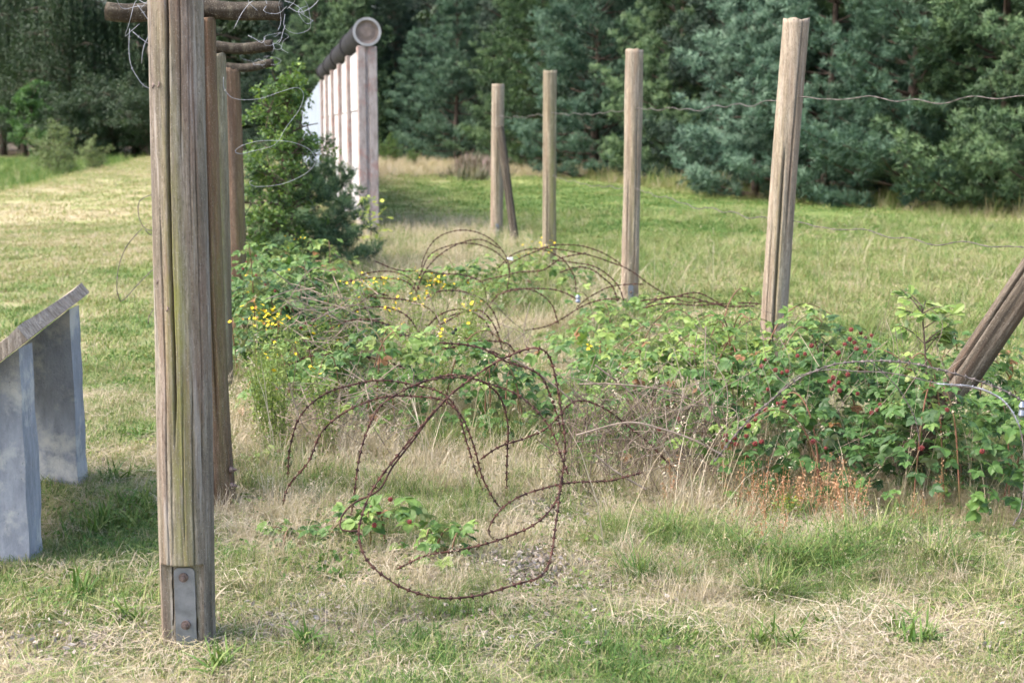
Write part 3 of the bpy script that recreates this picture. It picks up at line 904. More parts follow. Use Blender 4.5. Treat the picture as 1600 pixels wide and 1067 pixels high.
def leaf_quads(mb, P, g, size, tint, up=.5, tj=.15, aspect=.6, nrm=None):
    n = len(P)
    nn = norm(g.normal(size=(n, 3)) + np.array([0, 0, up])) if nrm is None else norm(nrm + g.normal(0, .35, (n, 3)))
    ax = norm(np.cross(nn, g.normal(size=(n, 3))))
    ay = np.cross(nn, ax)
    s = (size * g.uniform(.7, 1.25, n))[:, None]
    a = P - ax * s * .5; b = P + ay * s * aspect * .5 - nn * s * .06; c = P + ax * s * .55; d = P - ay * s * aspect * .5 - nn * s * .06
    V = np.stack([a, b, c, d], 1).reshape(-1, 3)
    i = np.arange(n)[:, None] * 4
    F = np.concatenate([i + [0, 1, 2], i + [0, 2, 3]], 0)
    T = np.repeat(np.clip(tint + g.normal(0, tj, n), 0, 1), 4)
    mb.add(V, F, None, T)

def broad_data(seed, h, Rm, nleaf, size, mat, weep=False, trunk_r=.14, bark='bark', low=.25, nl=26):
    """broadleaf tree or shrub: limbs, twigs and leaf clumps at their ends"""
    g = np.random.default_rng(seed)
    trunk = MB(); wood = MB(); fol = MB()
    z = np.linspace(0, h * .9, 16)
    tp = np.stack([.12 * np.sin(z * .5 + seed) * z / h * 2, .12 * np.cos(z * .6 + seed) * z / h * 2, z], -1)
    tp[0, 2] = -.2
    tube(trunk, tp, trunk_r * (1 - z / h * .95), 9)
    clumps = []
    for k in range(nl):
        f = low + (.95 - low) * (k + g.random()) / nl
        az = k * 2.4 + g.normal(0, .4)
        prof = math.sin(math.pi * min(1, max(.12, (f - low * .6) / (1 - low * .6) * .85 + .12))) ** .6
        L = Rm * prof * g.uniform(.7, 1.15)
        el = R(g.uniform(10, 55)) * (1 if f < .8 else 1.3)
        hd = np.array([math.cos(az) * math.cos(el), math.sin(az) * math.cos(el), math.sin(el)])
        t = np.linspace(0, 1, 7)
        b0 = np.array([np.interp(f * h * .85, z, tp[:, c]) for c in range(3)]); b0[2] = f * h * .85
        P = b0[None] + hd[None] * (L * t)[:, None]
        P[:, 2] -= .18 * L * t ** 2 * (2.2 if weep else 1)
        P += g.normal(0, .03 * L, P.shape) * t[:, None]
        tube(wood, P, trunk_r * .38 * (1 - .9 * t) + .004, 5, cap=False)
        for q in range(7):
            tt = g.uniform(.3, 1.05)
            c = np.array([np.interp(tt, t, P[:, i]) for i in range(3)]) + g.normal(0, .13 * L + .05, 3)
            clumps.append((c, (.16 + .10 * g.random()) * (Rm * .55 + .3), g.uniform(-.2, .2)))
            tube(wood, np.stack([np.array([np.interp(min(tt, 1) * .8, t, P[:, i]) for i in range(3)]), c]), [.008, .003], 3, cap=False)
    per = nleaf // len(clumps)
    Ps, Ts = [], []
    for c, r, dt in clumps:
        if weep:
            ns = max(2, per // 26)
            for s in range(ns):
                st = c + g.normal(0, r * .8, 3)
                ln = g.uniform(.8, 2.6) * h / 10
                u = np.linspace(0, 1, 26)
                p = st[None] + np.stack([g.normal(0, .10) * u + .04 * np.sin(u * 5), g.normal(0, .10) * u, -ln * u], -1) + g.normal(0, .03, (26, 3))
                Ps.append(p); Ts.append(np.full(26, .45 + dt + g.normal(0, .08)))
        else:
            p = c + norm(g.normal(size=(per, 3))) * (r * g.uniform(.15, 1, per) ** .6)[:, None] * np.array([1, 1, .72])
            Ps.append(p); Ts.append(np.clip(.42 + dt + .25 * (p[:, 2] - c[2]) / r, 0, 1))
    P = np.vstack(Ps); T = np.concatenate(Ts)
    keep = P[:, 2] > .02
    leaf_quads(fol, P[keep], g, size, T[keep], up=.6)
    return (trunk.mesh('trunk', M[bark], True), wood.mesh('branches', M[bark]), fol.mesh('crown', M[mat]))

def plant_tree(name, data, label, cat, loc, rz=0, sc=1.0, group=None, mats=None):
    t = thing(name, label, cat, (loc[0], loc[1], float(ground_z(loc[0], loc[1])) - .02), group)
    t.rotation_euler = (0, 0, rz); t.scale = (sc, sc, sc) if np.ndim(sc) == 0 else sc
    for n_, d in zip(('trunk', 'branches', 'crown'), data):
        o = mkobj(n_, d, t)
        if mats and n_ == 'crown':
            o.material_slots[0].link = 'OBJECT'; o.material_slots[0].material = M[mats]
        if n_ != 'trunk': o['kind'] = 'stuff'
    return t

PA = pine_data(101, 7.6, 2.35, ksh=7, low=.12, skirt=.95)
PB = pine_data(202, 8.6, 2.6, ksh=7, low=.12, skirt=1.0)
PC = pine_data(303, 6.4, 1.9, ksh=7, low=.12, skirt=.9)
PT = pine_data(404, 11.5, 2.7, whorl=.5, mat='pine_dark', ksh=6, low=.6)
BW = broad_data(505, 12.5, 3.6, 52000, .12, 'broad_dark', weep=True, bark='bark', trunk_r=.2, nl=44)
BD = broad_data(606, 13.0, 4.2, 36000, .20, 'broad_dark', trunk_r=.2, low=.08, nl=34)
BS = broad_data(707, 3.6, 2.3, 15000, .10, 'broad_dark', trunk_r=.06, low=.03, nl=26)
BG = broad_data(808, 5.2, 2.0, 9000, .15, 'broad_mid', trunk_r=.08, low=.12, nl=24)
WL = broad_data(909, 1.9, 1.15, 7000, .065, 'willow', trunk_r=.03, low=.02, nl=26)

def pos(px, d): return ((px - 800) / FPX * d, d)
front = [  # px, distance, data, colour, scale
    (1175, 33.5, PC, 'pine_blue', 1.05), (1290, 31.5, PA, 'pine_blue', 1.0), (1420, 29.0, PB, 'pine_blue', .92), (1560, 27.5, PA, 'pine_green', 1.05),
    (1690, 26.0, PB, 'pine_green', 1.0), (1235, 36.0, PB, 'pine_blue', 1.0), (1355, 33.5, PA, 'pine_green', 1.1), (1505, 31.0, PC, 'pine_blue', 1.25),
    (1060, 43.5, PA, 'pine_green', 1.15), (930, 46.5, PB, 'pine_blue', 1.08), (850, 54.0, PA, 'pine_green', 1.1), (1000, 49.5, PB, 'pine_dark', 1.1), (1120, 41.0, PC, 'pine_dark', 1.2),
    (715, 66.0, PC, 'pine_blue', 1.25), (660, 70.0, PC, 'pine_blue', 1.0), (770, 70.0, PA, 'pine_dark', 1.0), (820, 60.0, PB, 'pine_green', 1.1),
    (620, 74.0, PB, 'pine_dark', 1.05), (560, 72.0, PA, 'pine_green', 1.2), (500, 76.0, PB, 'pine_green', 1.1), (440, 80.0, PA, 'pine_dark', 1.2)]
lab = {'pine_blue': 'blue-green', 'pine_green': 'mid green', 'pine_dark': 'dark green'}
for i, (px, d, dt, mt, sc) in enumerate(front):
    x, y = pos(px, d)
    zone = [z_ for p_, z_ in ((540, 'rising behind the birch sapling'), (600, 'directly behind the pipe-topped wall'), (740, 'between the white wall and the far post'), (835, 'behind the far post with the strut'), (880, 'behind the slim post'),
            (1020, 'between the slim post and the straight post'), (1200, 'between the straight post and the split post'), (1330, 'behind the split post'), (1530, 'between the split post and the leaning strut'), (9999, 'behind the leaning strut')) if px < p_][0]
    row_ = {1235: ', second row', 1505: ', second row', 660: ', shorter one', 715: ', taller one', 1690: ', outermost'}.get(px, '')
    plant_tree('pine_tree', dt, lab[mt] + ' bushy pine ' + zone + row_, 'tree', (x, y), i * 1.7, sc, 'bushy pines along the wood edge', mt)
# dark rows further in
k = 0
for row in range(4):
    for px in np.linspace(-80, 1750, 19):
        j = rng.normal(0, 20)
        d = {0: 0, 1: 8, 2: 17, 3: 28}[row]
        base = float(np.interp(px, [0, 300, 600, 800, 1050, 1300, 1600], [104, 96, 84, 76, 55, 44, 36]))
        d = base + d + rng.normal(0, 1.5)
        x, y = pos(px + j, d)
        dt = (PT, PT, BD)[int(rng.integers(0, 3))] if px > 350 else (BD, PT, BW)[int(rng.integers(0, 3))]
        kind = 'pine' if dt is PT else 'broadleaf'
        side = 'left of the post row' if px < 350 else ('behind the white wall' if px < 780 else 'behind the bushy pines')
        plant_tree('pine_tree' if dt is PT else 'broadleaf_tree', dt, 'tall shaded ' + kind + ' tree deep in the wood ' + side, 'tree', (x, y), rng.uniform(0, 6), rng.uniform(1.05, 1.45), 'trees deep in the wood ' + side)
# left edge of the wood
for px, d, dt, sc, nm, lb in [
    (120, 92, BW, 1.15, 'birch_tree', 'weeping birch with hanging dark foliage at the lawn end'), (215, 93, BW, 1.1, 'birch_tree', 'weeping birch with hanging dark foliage at the lawn end'),
    (45, 95, BW, 1.05, 'birch_tree', 'weeping birch with hanging dark foliage at the lawn end'),
    (60, 84, BG, .95, 'young_tree', 'fresh green young tree standing before the dark wood')]:
    x, y = pos(px, d)
    plant_tree(nm, dt, lb, 'tree', (x, y), px * .1, sc, 'weeping birches at the lawn end' if nm == 'birch_tree' else None)
for px, d, sc in [(130, 84, 1.15), (185, 86, 1.35), (235, 84, 1.2), (285, 88, 1.3), (155, 90, 1.5), (345, 88, 1.3), (215, 91, 1.4)]:
    x, y = pos(px, d)
    plant_tree('shrub', BS, 'dark dense shrub in front of the weeping birches', 'shrub', (x, y), px * .3, sc, 'dark shrubs at the lawn end')
x, y = pos(98, 54); plant_tree('shrub', WL, 'rounded grey-green willow shrub beside the mown lawn', 'shrub', (x, y), 0, 1.0)
x, y = pos(150, 57); plant_tree('shrub', WL, 'small grey-green shrub next to the larger willow shrub', 'shrub', (x, y), 2, .62)
x, y = pos(612, 64); plant_tree('shrub', WL, 'low yellow-green bush where the grass path meets the wood', 'shrub', (x, y), 1, .62, mats='birch')
x, y = pos(645, 60); plant_tree('shrub', WL, 'tiny bush by the heather patch', 'shrub', (x, y), 3, .35, mats='birch')

# saplings beside the post row
def sapling(name, label, loc, h, Rm, nleaf, size, mat, seed, bark='bark', nl=22):
    d = broad_data(seed, h, Rm, nleaf, size, mat, trunk_r=.022, low=.10, nl=nl, bark=bark)
    return plant_tree(name, d, label, 'tree', loc, seed)
sapling('birch_sapling', 'young birch with yellow-green leaves beside the row of crossbar posts', pos(430, 15.0), 2.45, .52, 7500, .048, 'birch', 21, 'bark', 34)
d = pine_data(77, 1.45, .75, whorl=.22, mat='pine_green', ksh=9, low=.10, skirt=.95, nlen=.07, nwid=.008, kn=12, tuftr=.085)
plant_tree('pine_sapling', d, 'small bushy pine sapling growing below the young birch', 'tree', pos(455, 15.6), 0, 1.0)
d = pine_data(78, 1.0, .55, whorl=.2, mat='pine_green', ksh=9, low=.08, skirt=.95, nlen=.07, nwid=.008, kn=12, tuftr=.085)
plant_tree('pine_sapling', d, 'low dark pine sapling between post and concrete wall', 'tree', pos(492, 16.6), 1, 1.0)

# ------------------------------------------------------------------ grass, litter and other uncountable cover
HID = bpy.data.collections.new("tuft_sources")      # sources only, not linked into the scene

def tuft(seed, n, rad, h0, h1, w, bend, tj=.5, flat=0.0, head=False):
    g = np.random.default_rng(seed)
    mb = MB()
    a = g.uniform(0, 6.283, n); r = rad * np.sqrt(g.random(n))
    B = np.stack([r * np.cos(a), r * np.sin(a), np.full(n, -.008)], -1)
    h = g.uniform(h0, h1, n)
    az = g.uniform(0, 6.283, n)
    out = np.stack([np.cos(az), np.sin(az), np.zeros(n)], -1)
    bd = np.abs(g.normal(bend, bend * .6, n))
    s = np.stack([-np.sin(az), np.cos(az), np.zeros(n)], -1)
    ww = (w * g.uniform(.6, 1.3, n))[:, None]
    up = np.array([0, 0, 1.0])
    lev = [0, .35, .7, 1.0]
    pts = []
    for q, t in enumerate(lev):
        zf = t - flat * t * t
        c = B + up * (h * zf)[:, None] + out * (h * bd * t * t + h * .15 * t)[:, None]
        c[:, 2] -= .35 * (h * np.minimum(bd, 1.2) * t ** 3)
        c[:, 2] = np.maximum(c[:, 2], -.008)
        k = (1, .85, .55, 0)[q]
        if q < 3: pts += [c - s * ww * k * .5, c + s * ww * k * .5]
        else: pts += [c]
    V = np.stack(pts, 1)
    i = np.arange(n)[:, None] * 7
    F4 = np.concatenate([i + [0, 1, 3, 2], i + [2, 3, 5, 4]], 0)
    F3 = i + [4, 5, 6]
    T = np.repeat(np.clip(g.normal(.5, tj * .4, n), 0, 1), 7)
    mb.add(V.reshape(-1, 3), F3, F4, T)
    if head:
        for q in range(0, n, head):
            c = V[q, 6]; d = norm(V[q, 6] - V[q, 4])
            u = np.linspace(0, 1, 9)
            P = c + d * (u * .05)[:, None] - d * .012 + g.normal(0, .004, (9, 3))
            leaf_quads(mb, P, g, np.full(9, .014), np.full(9, .7), aspect=.4)
    return mb

def source(name, mb, mat):
    o = bpy.data.objects.new(name, mb.mesh(name, mat))
    HID.objects.link(o)
    return o

def scatter(name, pts, tint, scl, srcs, label, tilt=.12):
    """one 'stuff' object: copies of the source tufts set on points by geometry nodes"""
    n = len(pts)
    coll = bpy.data.collections.new("src_" + name)
    for s in srcs: coll.objects.link(s)
    me = bpy.data.meshes.new(name)
    me.vertices.add(n); me.vertices.foreach_set("co", pts.astype(np.float32).ravel())
    def A(nm, ty, key, v):
        a = me.attributes.new(nm, ty, 'POINT'); a.data.foreach_set(key, v)
    A("tint", 'FLOAT', "value", np.clip(tint, 0, 1).astype(np.float32))
    A("scl", 'FLOAT', "value", scl.astype(np.float32))
    A("idx", 'INT', "value", rng.integers(0, len(srcs), n).astype(np.int32))
    rot = np.stack([rng.normal(0, tilt, n), rng.normal(0, tilt, n), rng.uniform(0, 6.283, n)], -1)
    A("rot", 'FLOAT_VECTOR', "vector", rot.astype(np.float32).ravel())
    o = mkobj(name, me)
    ng = bpy.data.node_groups.new("scatter_" + name, 'GeometryNodeTree')
    ng.interface.new_socket("Geometry", in_out='INPUT', socket_type='NodeSocketGeometry')
    ng.interface.new_socket("Geometry", in_out='OUTPUT', socket_type='NodeSocketGeometry')
    gi = ng.nodes.new("NodeGroupInput"); go = ng.nodes.new("NodeGroupOutput")
    ci = ng.nodes.new("GeometryNodeCollectionInfo")
    ci.inputs["Collection"].default_value = coll
    ci.inputs["Separate Children"].default_value = True
    ci.inputs["Reset Children"].default_value = True
    iop = ng.nodes.new("GeometryNodeInstanceOnPoints")
    iop.inputs["Pick Instance"].default_value = True
    def na(nm, dt):
        q = ng.nodes.new("GeometryNodeInputNamedAttribute"); q.data_type = dt; q.inputs["Name"].default_value = nm
        return q.outputs["Attribute"]
    e2r = ng.nodes.new("FunctionNodeEulerToRotation")
    L = ng.links.new
    L(na("rot", 'FLOAT_VECTOR'), e2r.inputs[0])
    L(gi.outputs[0], iop.inputs["Points"]); L(ci.outputs[0], iop.inputs["Instance"])
    L(na("idx", 'INT'), iop.inputs["Instance Index"]); L(e2r.outputs[0], iop.inputs["Rotation"])
    L(na("scl", 'FLOAT'), iop.inputs["Scale"]); L(iop.outputs[0], go.inputs[0])
    md = o.modifiers.new("scatter", 'NODES'); md.node_group = ng
    return tag(o, label, None, None, 'stuff')

def wedge(n, y0, y1, margin=1.4):
    """random points over the part of the ground the place shows between distances y0 and y1"""
    y = np.sqrt(rng.uniform(y0 * y0, y1 * y1, n))
    x = rng.uniform(-1, 1, n) * (.40 * y + margin)
    return x, y
def P3(x, y): return np.stack([x, y, ground_z(x, y)], -1)

lawn_near = [source('lawn_tuft', tuft(s, 46, .075, .022, .068, .0030, .7, .9), M['grass']) for s in (1, 2, 3)] + [source('flat_tuft', tuft(5, 44, .085, .03, .085, .0028, 1.4, .9, flat=.6), M['grass'])]
lawn_mid = [source('lawn_tuft_mid', tuft(s, 80, .17, .02, .052, .0055, .8, .9), M['grass']) for s in (11, 12, 13)]
lawn_far = [source('lawn_tuft_far', tuft(s, 110, .45, .025, .06, .014, .7, .9), M['grass']) for s in (21, 22)]
tall = [source('tall_tuft', tuft(s, 30, .05, .10, .27, .0026, .45, .8, head=h), M['grass']) for s, h in ((31, 9), (32, 0), (33, 0))]
tall += [source('splayed_tuft', tuft(36, 40, .06, .08, .20, .0024, 1.1, .8, flat=.35), M['grass']), source('thatch_tuft', tuft(37, 46, .09, .06, .16, .0024, 1.7, .8, flat=.6), M['grass'])]
broad = [source('broad_blade_tuft', tuft(s, 12, .03, .06, .14, .011, .7, .5), M['grass']) for s in (41, 42)]
edgeg = [source('edge_grass_tuft', tuft(s, 34, .16, .25, .65, .011, .28, .8), M['grass']) for s in (51, 52)]

# mown lawn
x, y = wedge(30000, 3.3, 9.5, .9)
bare = np.exp(-((x - .10) / .22) ** 2 - ((y - 5.0) / .45) ** 2) + np.exp(-((x - .30) / .30) ** 2 - ((y - 5.75) / .25) ** 2) + np.exp(-((x + .5) / .5) ** 2 - ((y - 4.45) / .12) ** 2) + np.exp(-((x + 1.5) / .5) ** 2 - ((y - 4.15) / .28) ** 2)
keep = (rng.random(len(x)) > .72 * strip(x, y)) & (rng.random(len(x)) > .75 * bare)
dens = fbm(x * 2.2, y * 2.2, 77); t = gtint(x, y)
keep &= rng.random(len(x)) < np.clip(1.35 - .75 * t + (dens - .5) * 2.6, .12, 1)
x, y, t = x[keep], y[keep], t[keep]
scatter('mown_grass', P3(x, y), t + rng.normal(0, .18, len(x)), rng.uniform(.5, 1.2, len(x)) * (1.12 - .55 * sstep(.35, .75, t)), lawn_near, 'short mown grass, half green and half straw coloured')
x, y = wedge(21000, 9.3, 24, 2); t = gtint(x, y)
scatter('mown_grass', P3(x, y), t + rng.normal(0, .13, len(x)), rng.uniform(.7, 1.4, len(x)), lawn_mid, 'mown grass further back along both sides of the posts')
x, y = wedge(26000, 23, 95, 3); t = gtint(x, y); kp = y < wood_edge(x) + 1
x, y, t = x[kp], y[kp], t[kp]
scatter('mown_grass', P3(x, y), t + rng.normal(0, .10, len(x)), rng.uniform(.6, 1.3, len(x)), lawn_far, 'far mown grass up to the edge of the wood')
# unmown strip
y = np.concatenate([rng.uniform(4.3, 8.5, 9000), rng.uniform(8.0, 24, 11000)]); x = fence_l(y) - .4 + rng.random(len(y)) * (fence_r(y) - fence_l(y) + .9)
dn = fbm(x * 1.8, y * 1.8, 99)
bare = np.exp(-((x - .10) / .22) ** 2 - ((y - 5.0) / .40) ** 2) * .8 + np.exp(-((x - .28) / .30) ** 2 - ((y - 5.75) / .25) ** 2) * .75
kp = rng.random(len(x)) < strip(x, y) * np.clip(.80 + (dn - .5) * 2.0, 0, 1) * (1 - bare * .8)
x, y = x[kp], y[kp]
green = (fbm(x * 2.6, y * 2.6, 123) > .50) & (rng.random(len(x)) < .8)
t = np.where(green, rng.normal(.24, .10, len(x)), rng.normal(.80, .13, len(x)))
sc = rng.uniform(.40, 1.05, len(x)) * (.62 + .42 * sstep(5.0, 7.0, y)) * (1 + .3 * sstep(9, 13, y))
scatter('unmown_grass', P3(x, y), t, sc, tall, 'long straw coloured grass between the two rows of posts')
tuss = [source('tussock', tuft(q, 22, .06, .08, .26, .0050, b_, 1.0, head=h_), M['grass']) for q, b_, h_ in ((38, .5, 0), (39, .8, 7), (40, 1.1, 0))]
# rough meadow behind the right-hand posts
y = rng.uniform(10, 27, 4200); x = fence_r(y) + .6 + rng.random(len(y)) ** 1.2 * (.42 * y + 1)
q = fbm(x * .5, y * .5, 177); kp = (q > .44) & (y < wood_edge(x)); x, y = x[kp], y[kp]
scatter('meadow_grass', P3(x, y), rng.normal(.36, .18, len(x)), rng.uniform(.5, 1.25, len(x)), tall[:3] + tuss, 'rough longer grass in the lane behind the plain posts')
# green tussocks in front of the brambles
pts = []
for (px, py, n, rx, ry) in ((1260, 890, 60, .13, .10), (1330, 870, 40, .10, .10), (1140, 870, 34, .08, .12), (1455, 885, 26, .10, .10), (1030, 845, 22, .10, .12), (1400, 850, 26, .14, .10), (790, 690, 24, .12, .2), (1010, 905, 12, .08, .08), (1200, 930, 18, .09, .06), (900, 640, 20, .15, .2), (420, 700, 26, .1, .3)):
    c = gnd(px, py)
    pts.append(np.stack([c[0] + rng.normal(0, rx * .6, n), c[1] + rng.normal(0, ry * .6, n)], -1))
pts = np.vstack(pts)
scatter('green_tussocks', P3(pts[:, 0], pts[:, 1]), rng.normal(.20, .15, len(pts)), rng.uniform(.45, .95, len(pts)), tuss, 'fresh green long grass in front of the bramble bush')
# broad blades by the concrete stand and in the lawn
pts = []
for (px, py, n, rx, ry) in ((215, 800, 26, .14, .15), (165, 830, 26, .15, .12), (200, 975, 3, .03, .03), (185, 750, 10, .1, .1), (215, 690, 12, .1, .15), (1230, 1010, 5, .03, .03), (1445, 1010, 9, .05, .04), (1180, 1010, 4, .02, .03), (345, 1045, 4, .04, .03), (490, 1010, 5, .06, .03), (120, 935, 4, .04, .04), (1330, 985, 8, .3, .05)):
    c = gnd(px, py)
    pts.append(np.stack([c[0] + rng.normal(0, rx * .6, n), c[1] + rng.normal(0, ry * .6, n)], -1))
pts = np.vstack(pts)
scatter('broad_blade_grass', P3(pts[:, 0], pts[:, 1]), rng.normal(.20, .07, len(pts)), rng.uniform(.45, 1.0, len(pts)), broad, 'fresh broad grass blades sprouting in the turf', .25)
# low broad-leaved weeds in the turf
def weed_src(seed, n, rad, s):
    g = np.random.default_rng(seed); mb = MB()
    a = g.uniform(0, 6.283, n); r = rad * np.sqrt(g.random(n))
    P = np.stack([r * np.cos(a), r * np.sin(a), g.uniform(.008, .035, n)], -1)
    leaf_quads(mb, P, g, np.full(n, s), np.full(n, .5), up=1.6, tj=.2, aspect=.6)
    return mb
wsrc = [source('weed_patch', weed_src(q, 34, .09, s_), M['grass']) for q, s_ in ((91, .017), (92, .022), (93, .013))]
x, y = wedge(5200, 3.4, 10, .6); q = fbm(x * 2.0, y * 2.0, 141)
q = q + .22 * np.exp(-((x + 1.4) / .4) ** 2 - ((y - 4.9) / .5) ** 2)
kp = (q > .57) & (rng.random(len(x)) > .5 * strip(x, y)); x, y = x[kp], y[kp]
scatter('turf_weeds', P3(x, y), rng.normal(.20, .12, len(x)), rng.uniform(.6, 1.25, len(x)), wsrc, 'low green broad-leaved weeds spread through the turf')
# rank grass along the wood edge
x = rng.uniform(2.0, 16, 3400); y = wood_edge(x) - np.abs(rng.normal(0, 1.6, len(x)))
scatter('rank_grass', P3(x, y), rng.normal(.42, .2, len(x)), rng.uniform(.3, .85, len(x)) * np.where(rng.random(len(x)) < .12, 1.5, .8), edgeg, 'tall dry grass along the foot of the pines')
x = rng.uniform(-9, 3.5, 1500); y = rng.uniform(46, 70, 1500); kp = y < wood_edge(x) + 1; x, y = x[kp], y[kp]
scatter('rank_grass', P3(x, y), rng.normal(.8, .12, len(x)), rng.uniform(.4, .9, len(x)), edgeg, 'pale dry grass round the heather patch')
c0 = np.array(pos(745, 52))
hs = [source('heather_tuft', tuft(61, 60, .25, .15, .42, .016, .25, .8), M['heather'])]
xy = c0 + rng.normal(0, 1, (420, 2)) * [1.1, 3.0]
hq = .35 + 1.5 * np.exp(-((xy[:, 0] - c0[0] - .2) / .9) ** 2) * fbm(xy[:, 0] * 1.5, xy[:, 1] * 1.5, 19) * 1.5
scatter('heather', P3(xy[:, 0], xy[:, 1]), rng.uniform(0, 1, len(xy)) ** 1.5, hq * rng.uniform(.7, 1.2, len(xy)), hs, 'low purple-brown heather patch by the wood edge')
# ditch growth on the far left
x, y = wedge(9000, 34, 85, 6); kp = ditch(x, y) > .5; x, y = x[kp], y[kp]
scatter('ditch_grass', P3(x, y), rng.normal(.16, .12, len(x)), rng.uniform(.5, 1.2, len(x)), edgeg, 'lush green growth in the hollow left of the lawn')
# dead leaves and dry thatch
thatch = [source('thatch_bits', tuft(q, 220, .24, .015, .06, .0026, 2.2, 1.0, flat=.85), M['grass']) for q in (95, 96, 97)]
x, y = wedge(4200, 3.2, 8.5, .6); t = gtint(x, y)
kp = rng.random(len(x)) < np.clip(.25 + .9 * (t - .2), .15, 1); x, y = x[kp], y[kp]
scatter('dry_thatch', P3(x, y), rng.normal(.74, .20, len(x)), rng.uniform(.7, 1.2, len(x)), thatch, 'flat dry straw matted over the soil')
def litter_src(seed, n, rad, s):
    g = np.random.default_rng(seed); mb = MB()
    a = g.uniform(0, 6.283, n); r = rad * np.sqrt(g.random(n))
    P = np.stack([r * np.cos(a), r * np.sin(a), g.uniform(.002, .022, n)], -1)
    leaf_quads(mb, P, g, np.full(n, s), np.full(n, .5), up=1.1, tj=.3, aspect=.55)
    return mb
ls = [source('leaf_litter_patch', litter_src(s, 9, .08, .019), M['litter']) for s in (71, 72, 73)]
pts = []
for (px, py, n, rx, ry) in ((860, 800, 300, .22, .35), (800, 880, 220, .2, .22), (960, 770, 180, .25, .22), (560, 900, 80, .3, .2), (900, 900, 120, .25, .2), (450, 960, 70, .3, .12), (730, 1000, 16, .05, .03), (1080, 930, 40, .3, .15), (290, 1010, 60, .3, .1), (120, 1000, 120, .4, .15), (650, 960, 80, .35, .12), (660, 700, 60, .25, .25), (150, 720, 60, .3, .4), (1000, 1000, 60, .6, .12), (1500, 1010, 40, .25, .12)):
    c = gnd(px, py); n = int(n * .8)
    pts.append(np.stack([c[0] + rng.normal(0, rx * .6, n), c[1] + rng.normal(0, ry * .6, n)], -1))
pts = np.vstack(pts)
scatter('leaf_litter', P3(pts[:, 0], pts[:, 1]), rng.normal(.5, .25, len(pts)), rng.uniform(.5, 1.3, len(pts)), ls, 'pale dead leaves and crumbled litter between the grass')
# single tall stalks with seed heads
stk = [source('seed_stalk', tuft(q, 3, .04, .30, .62, .0042, .30, .6, head=1), M['grass']) for q in (46, 47, 48)]
pts = []
for (px, py, n, rx, ry) in ((1070, 470, 7, .25, .5), (1150, 450, 6, .3, .6), (1400, 420, 9, .6, .8), (1500, 430, 8, .5, .8), (1180, 760, 9, .2, .2), (1100, 770, 5, .15, .15), (1380, 740, 7, .25, .1), (930, 480, 14, .3, .8), (700, 720, 12, .3, .3), (520, 720, 8, .2, .3), (1000, 800, 12, .3, .25), (1250, 790, 10, .3, .15), (640, 560, 8, .4, .4), (1500, 800, 5, .2, .1)):
    c = gnd(px, py); pts.append(np.stack([c[0] + rng.normal(0, rx, n), c[1] + rng.normal(0, ry, n)], -1))
pts = np.vstack(pts)
scatter('seed_stalks', P3(pts[:, 0], pts[:, 1]), rng.normal(.85, .1, len(pts)), rng.uniform(.6, 1.2, len(pts)), stk, 'thin straw coloured stalks with seed heads')
# sorrel
def sorrel_src(seed):
    g = np.random.default_rng(seed); mb = MB()
    for q in range(4):
        az = g.uniform(0, 6.28); h = g.uniform(.12, .26)
        b = np.array([math.cos(az), math.sin(az), 0]) * g.uniform(0, .04)
        tp = b + np.array([math.cos(az) * .04, math.sin(az) * .04, h])
        tube(mb, np.stack([b, (b + tp) / 2, tp]), .0011, 3, .3, False)
        u = g.uniform(.45, 1, 26)
        P = b + (tp - b) * u[:, None] + g.normal(0, .007, (26, 3))
        leaf_quads(mb, P, g, np.full(26, .008), np.full(26, .6), aspect=.8)
    return mb
ss = [source('sorrel_tuft', sorrel_src(s), M['sorrel']) for s in (81, 82)]
pts = []
for (px, py, n) in ((1215, 805, 8), (1290, 815, 14), (1340, 820, 5), (1450, 815, 3), (1130, 800, 3), (1250, 850, 3)):
    c = gnd(px, py); pts.append(np.stack([c[0] + rng.normal(0, .13, n), c[1] + rng.normal(0, .11, n)], -1))
pts = np.vstack(pts)
scatter('red_sorrel', P3(pts[:, 0], pts[:, 1]), rng.uniform(0, 1, len(pts)), rng.uniform(.7, 1.15, len(pts)), ss, 'reddish sorrel seed heads above the green tussocks')

# ------------------------------------------------------------------ leaves with their own shape
def leaflet(L, W, teeth=True, lobed=False):
    """one leaflet along +y, normal +z: midrib, two toothed halves, folded and bowed"""
    if lobed:
        t = np.array([0, .12, .25, .38, .52, .66, .80, .92, 1.0]); w = np.array([0, .35, .30, .72, .52, 1.0, .66, .62, 0]) * W / 2
    else:
        t = np.array([0, .16, .34, .52, .70, .86, 1.0]); w = np.array([0, .66, .98, 1.0, .78, .42, 0]) * W / 2
    n = len(t)
    zb = -.22 * L * t ** 2
    mid = np.stack([np.zeros(n), t * L, zb], -1)
    dy = np.where(np.arange(n) % 2 == 0, .02, -.03) * L if teeth else 0
    lf = np.stack([-w, t * L + dy, zb + .28 * w], -1); rt = np.stack([w, t * L + dy, zb + .28 * w], -1)
    V = [mid[0]]; 
    for i in range(1, n - 1): V += [lf[i], mid[i], rt[i]]
    V.append(mid[-1])
    F3 = [(0, 2, 1), (0, 3, 2)]; F4 = []
    for i in range(n - 3):
        a = 1 + 3 * i; b = a + 3
        F4 += [(a, a + 1, b + 1, b), (a + 1, a + 2, b + 2, b + 1)]
    a = 1 + 3 * (n - 3); e = len(V) - 1
    F3 += [(a, a + 1, e), (a + 1, a + 2, e)]
    return np.array(V), F3, F4
def rotz(v, a):
    c, s = math.cos(a), math.sin(a)
    return np.stack([v[:, 0] * c - v[:, 1] * s, v[:, 0] * s + v[:, 1] * c, v[:, 2]], -1)
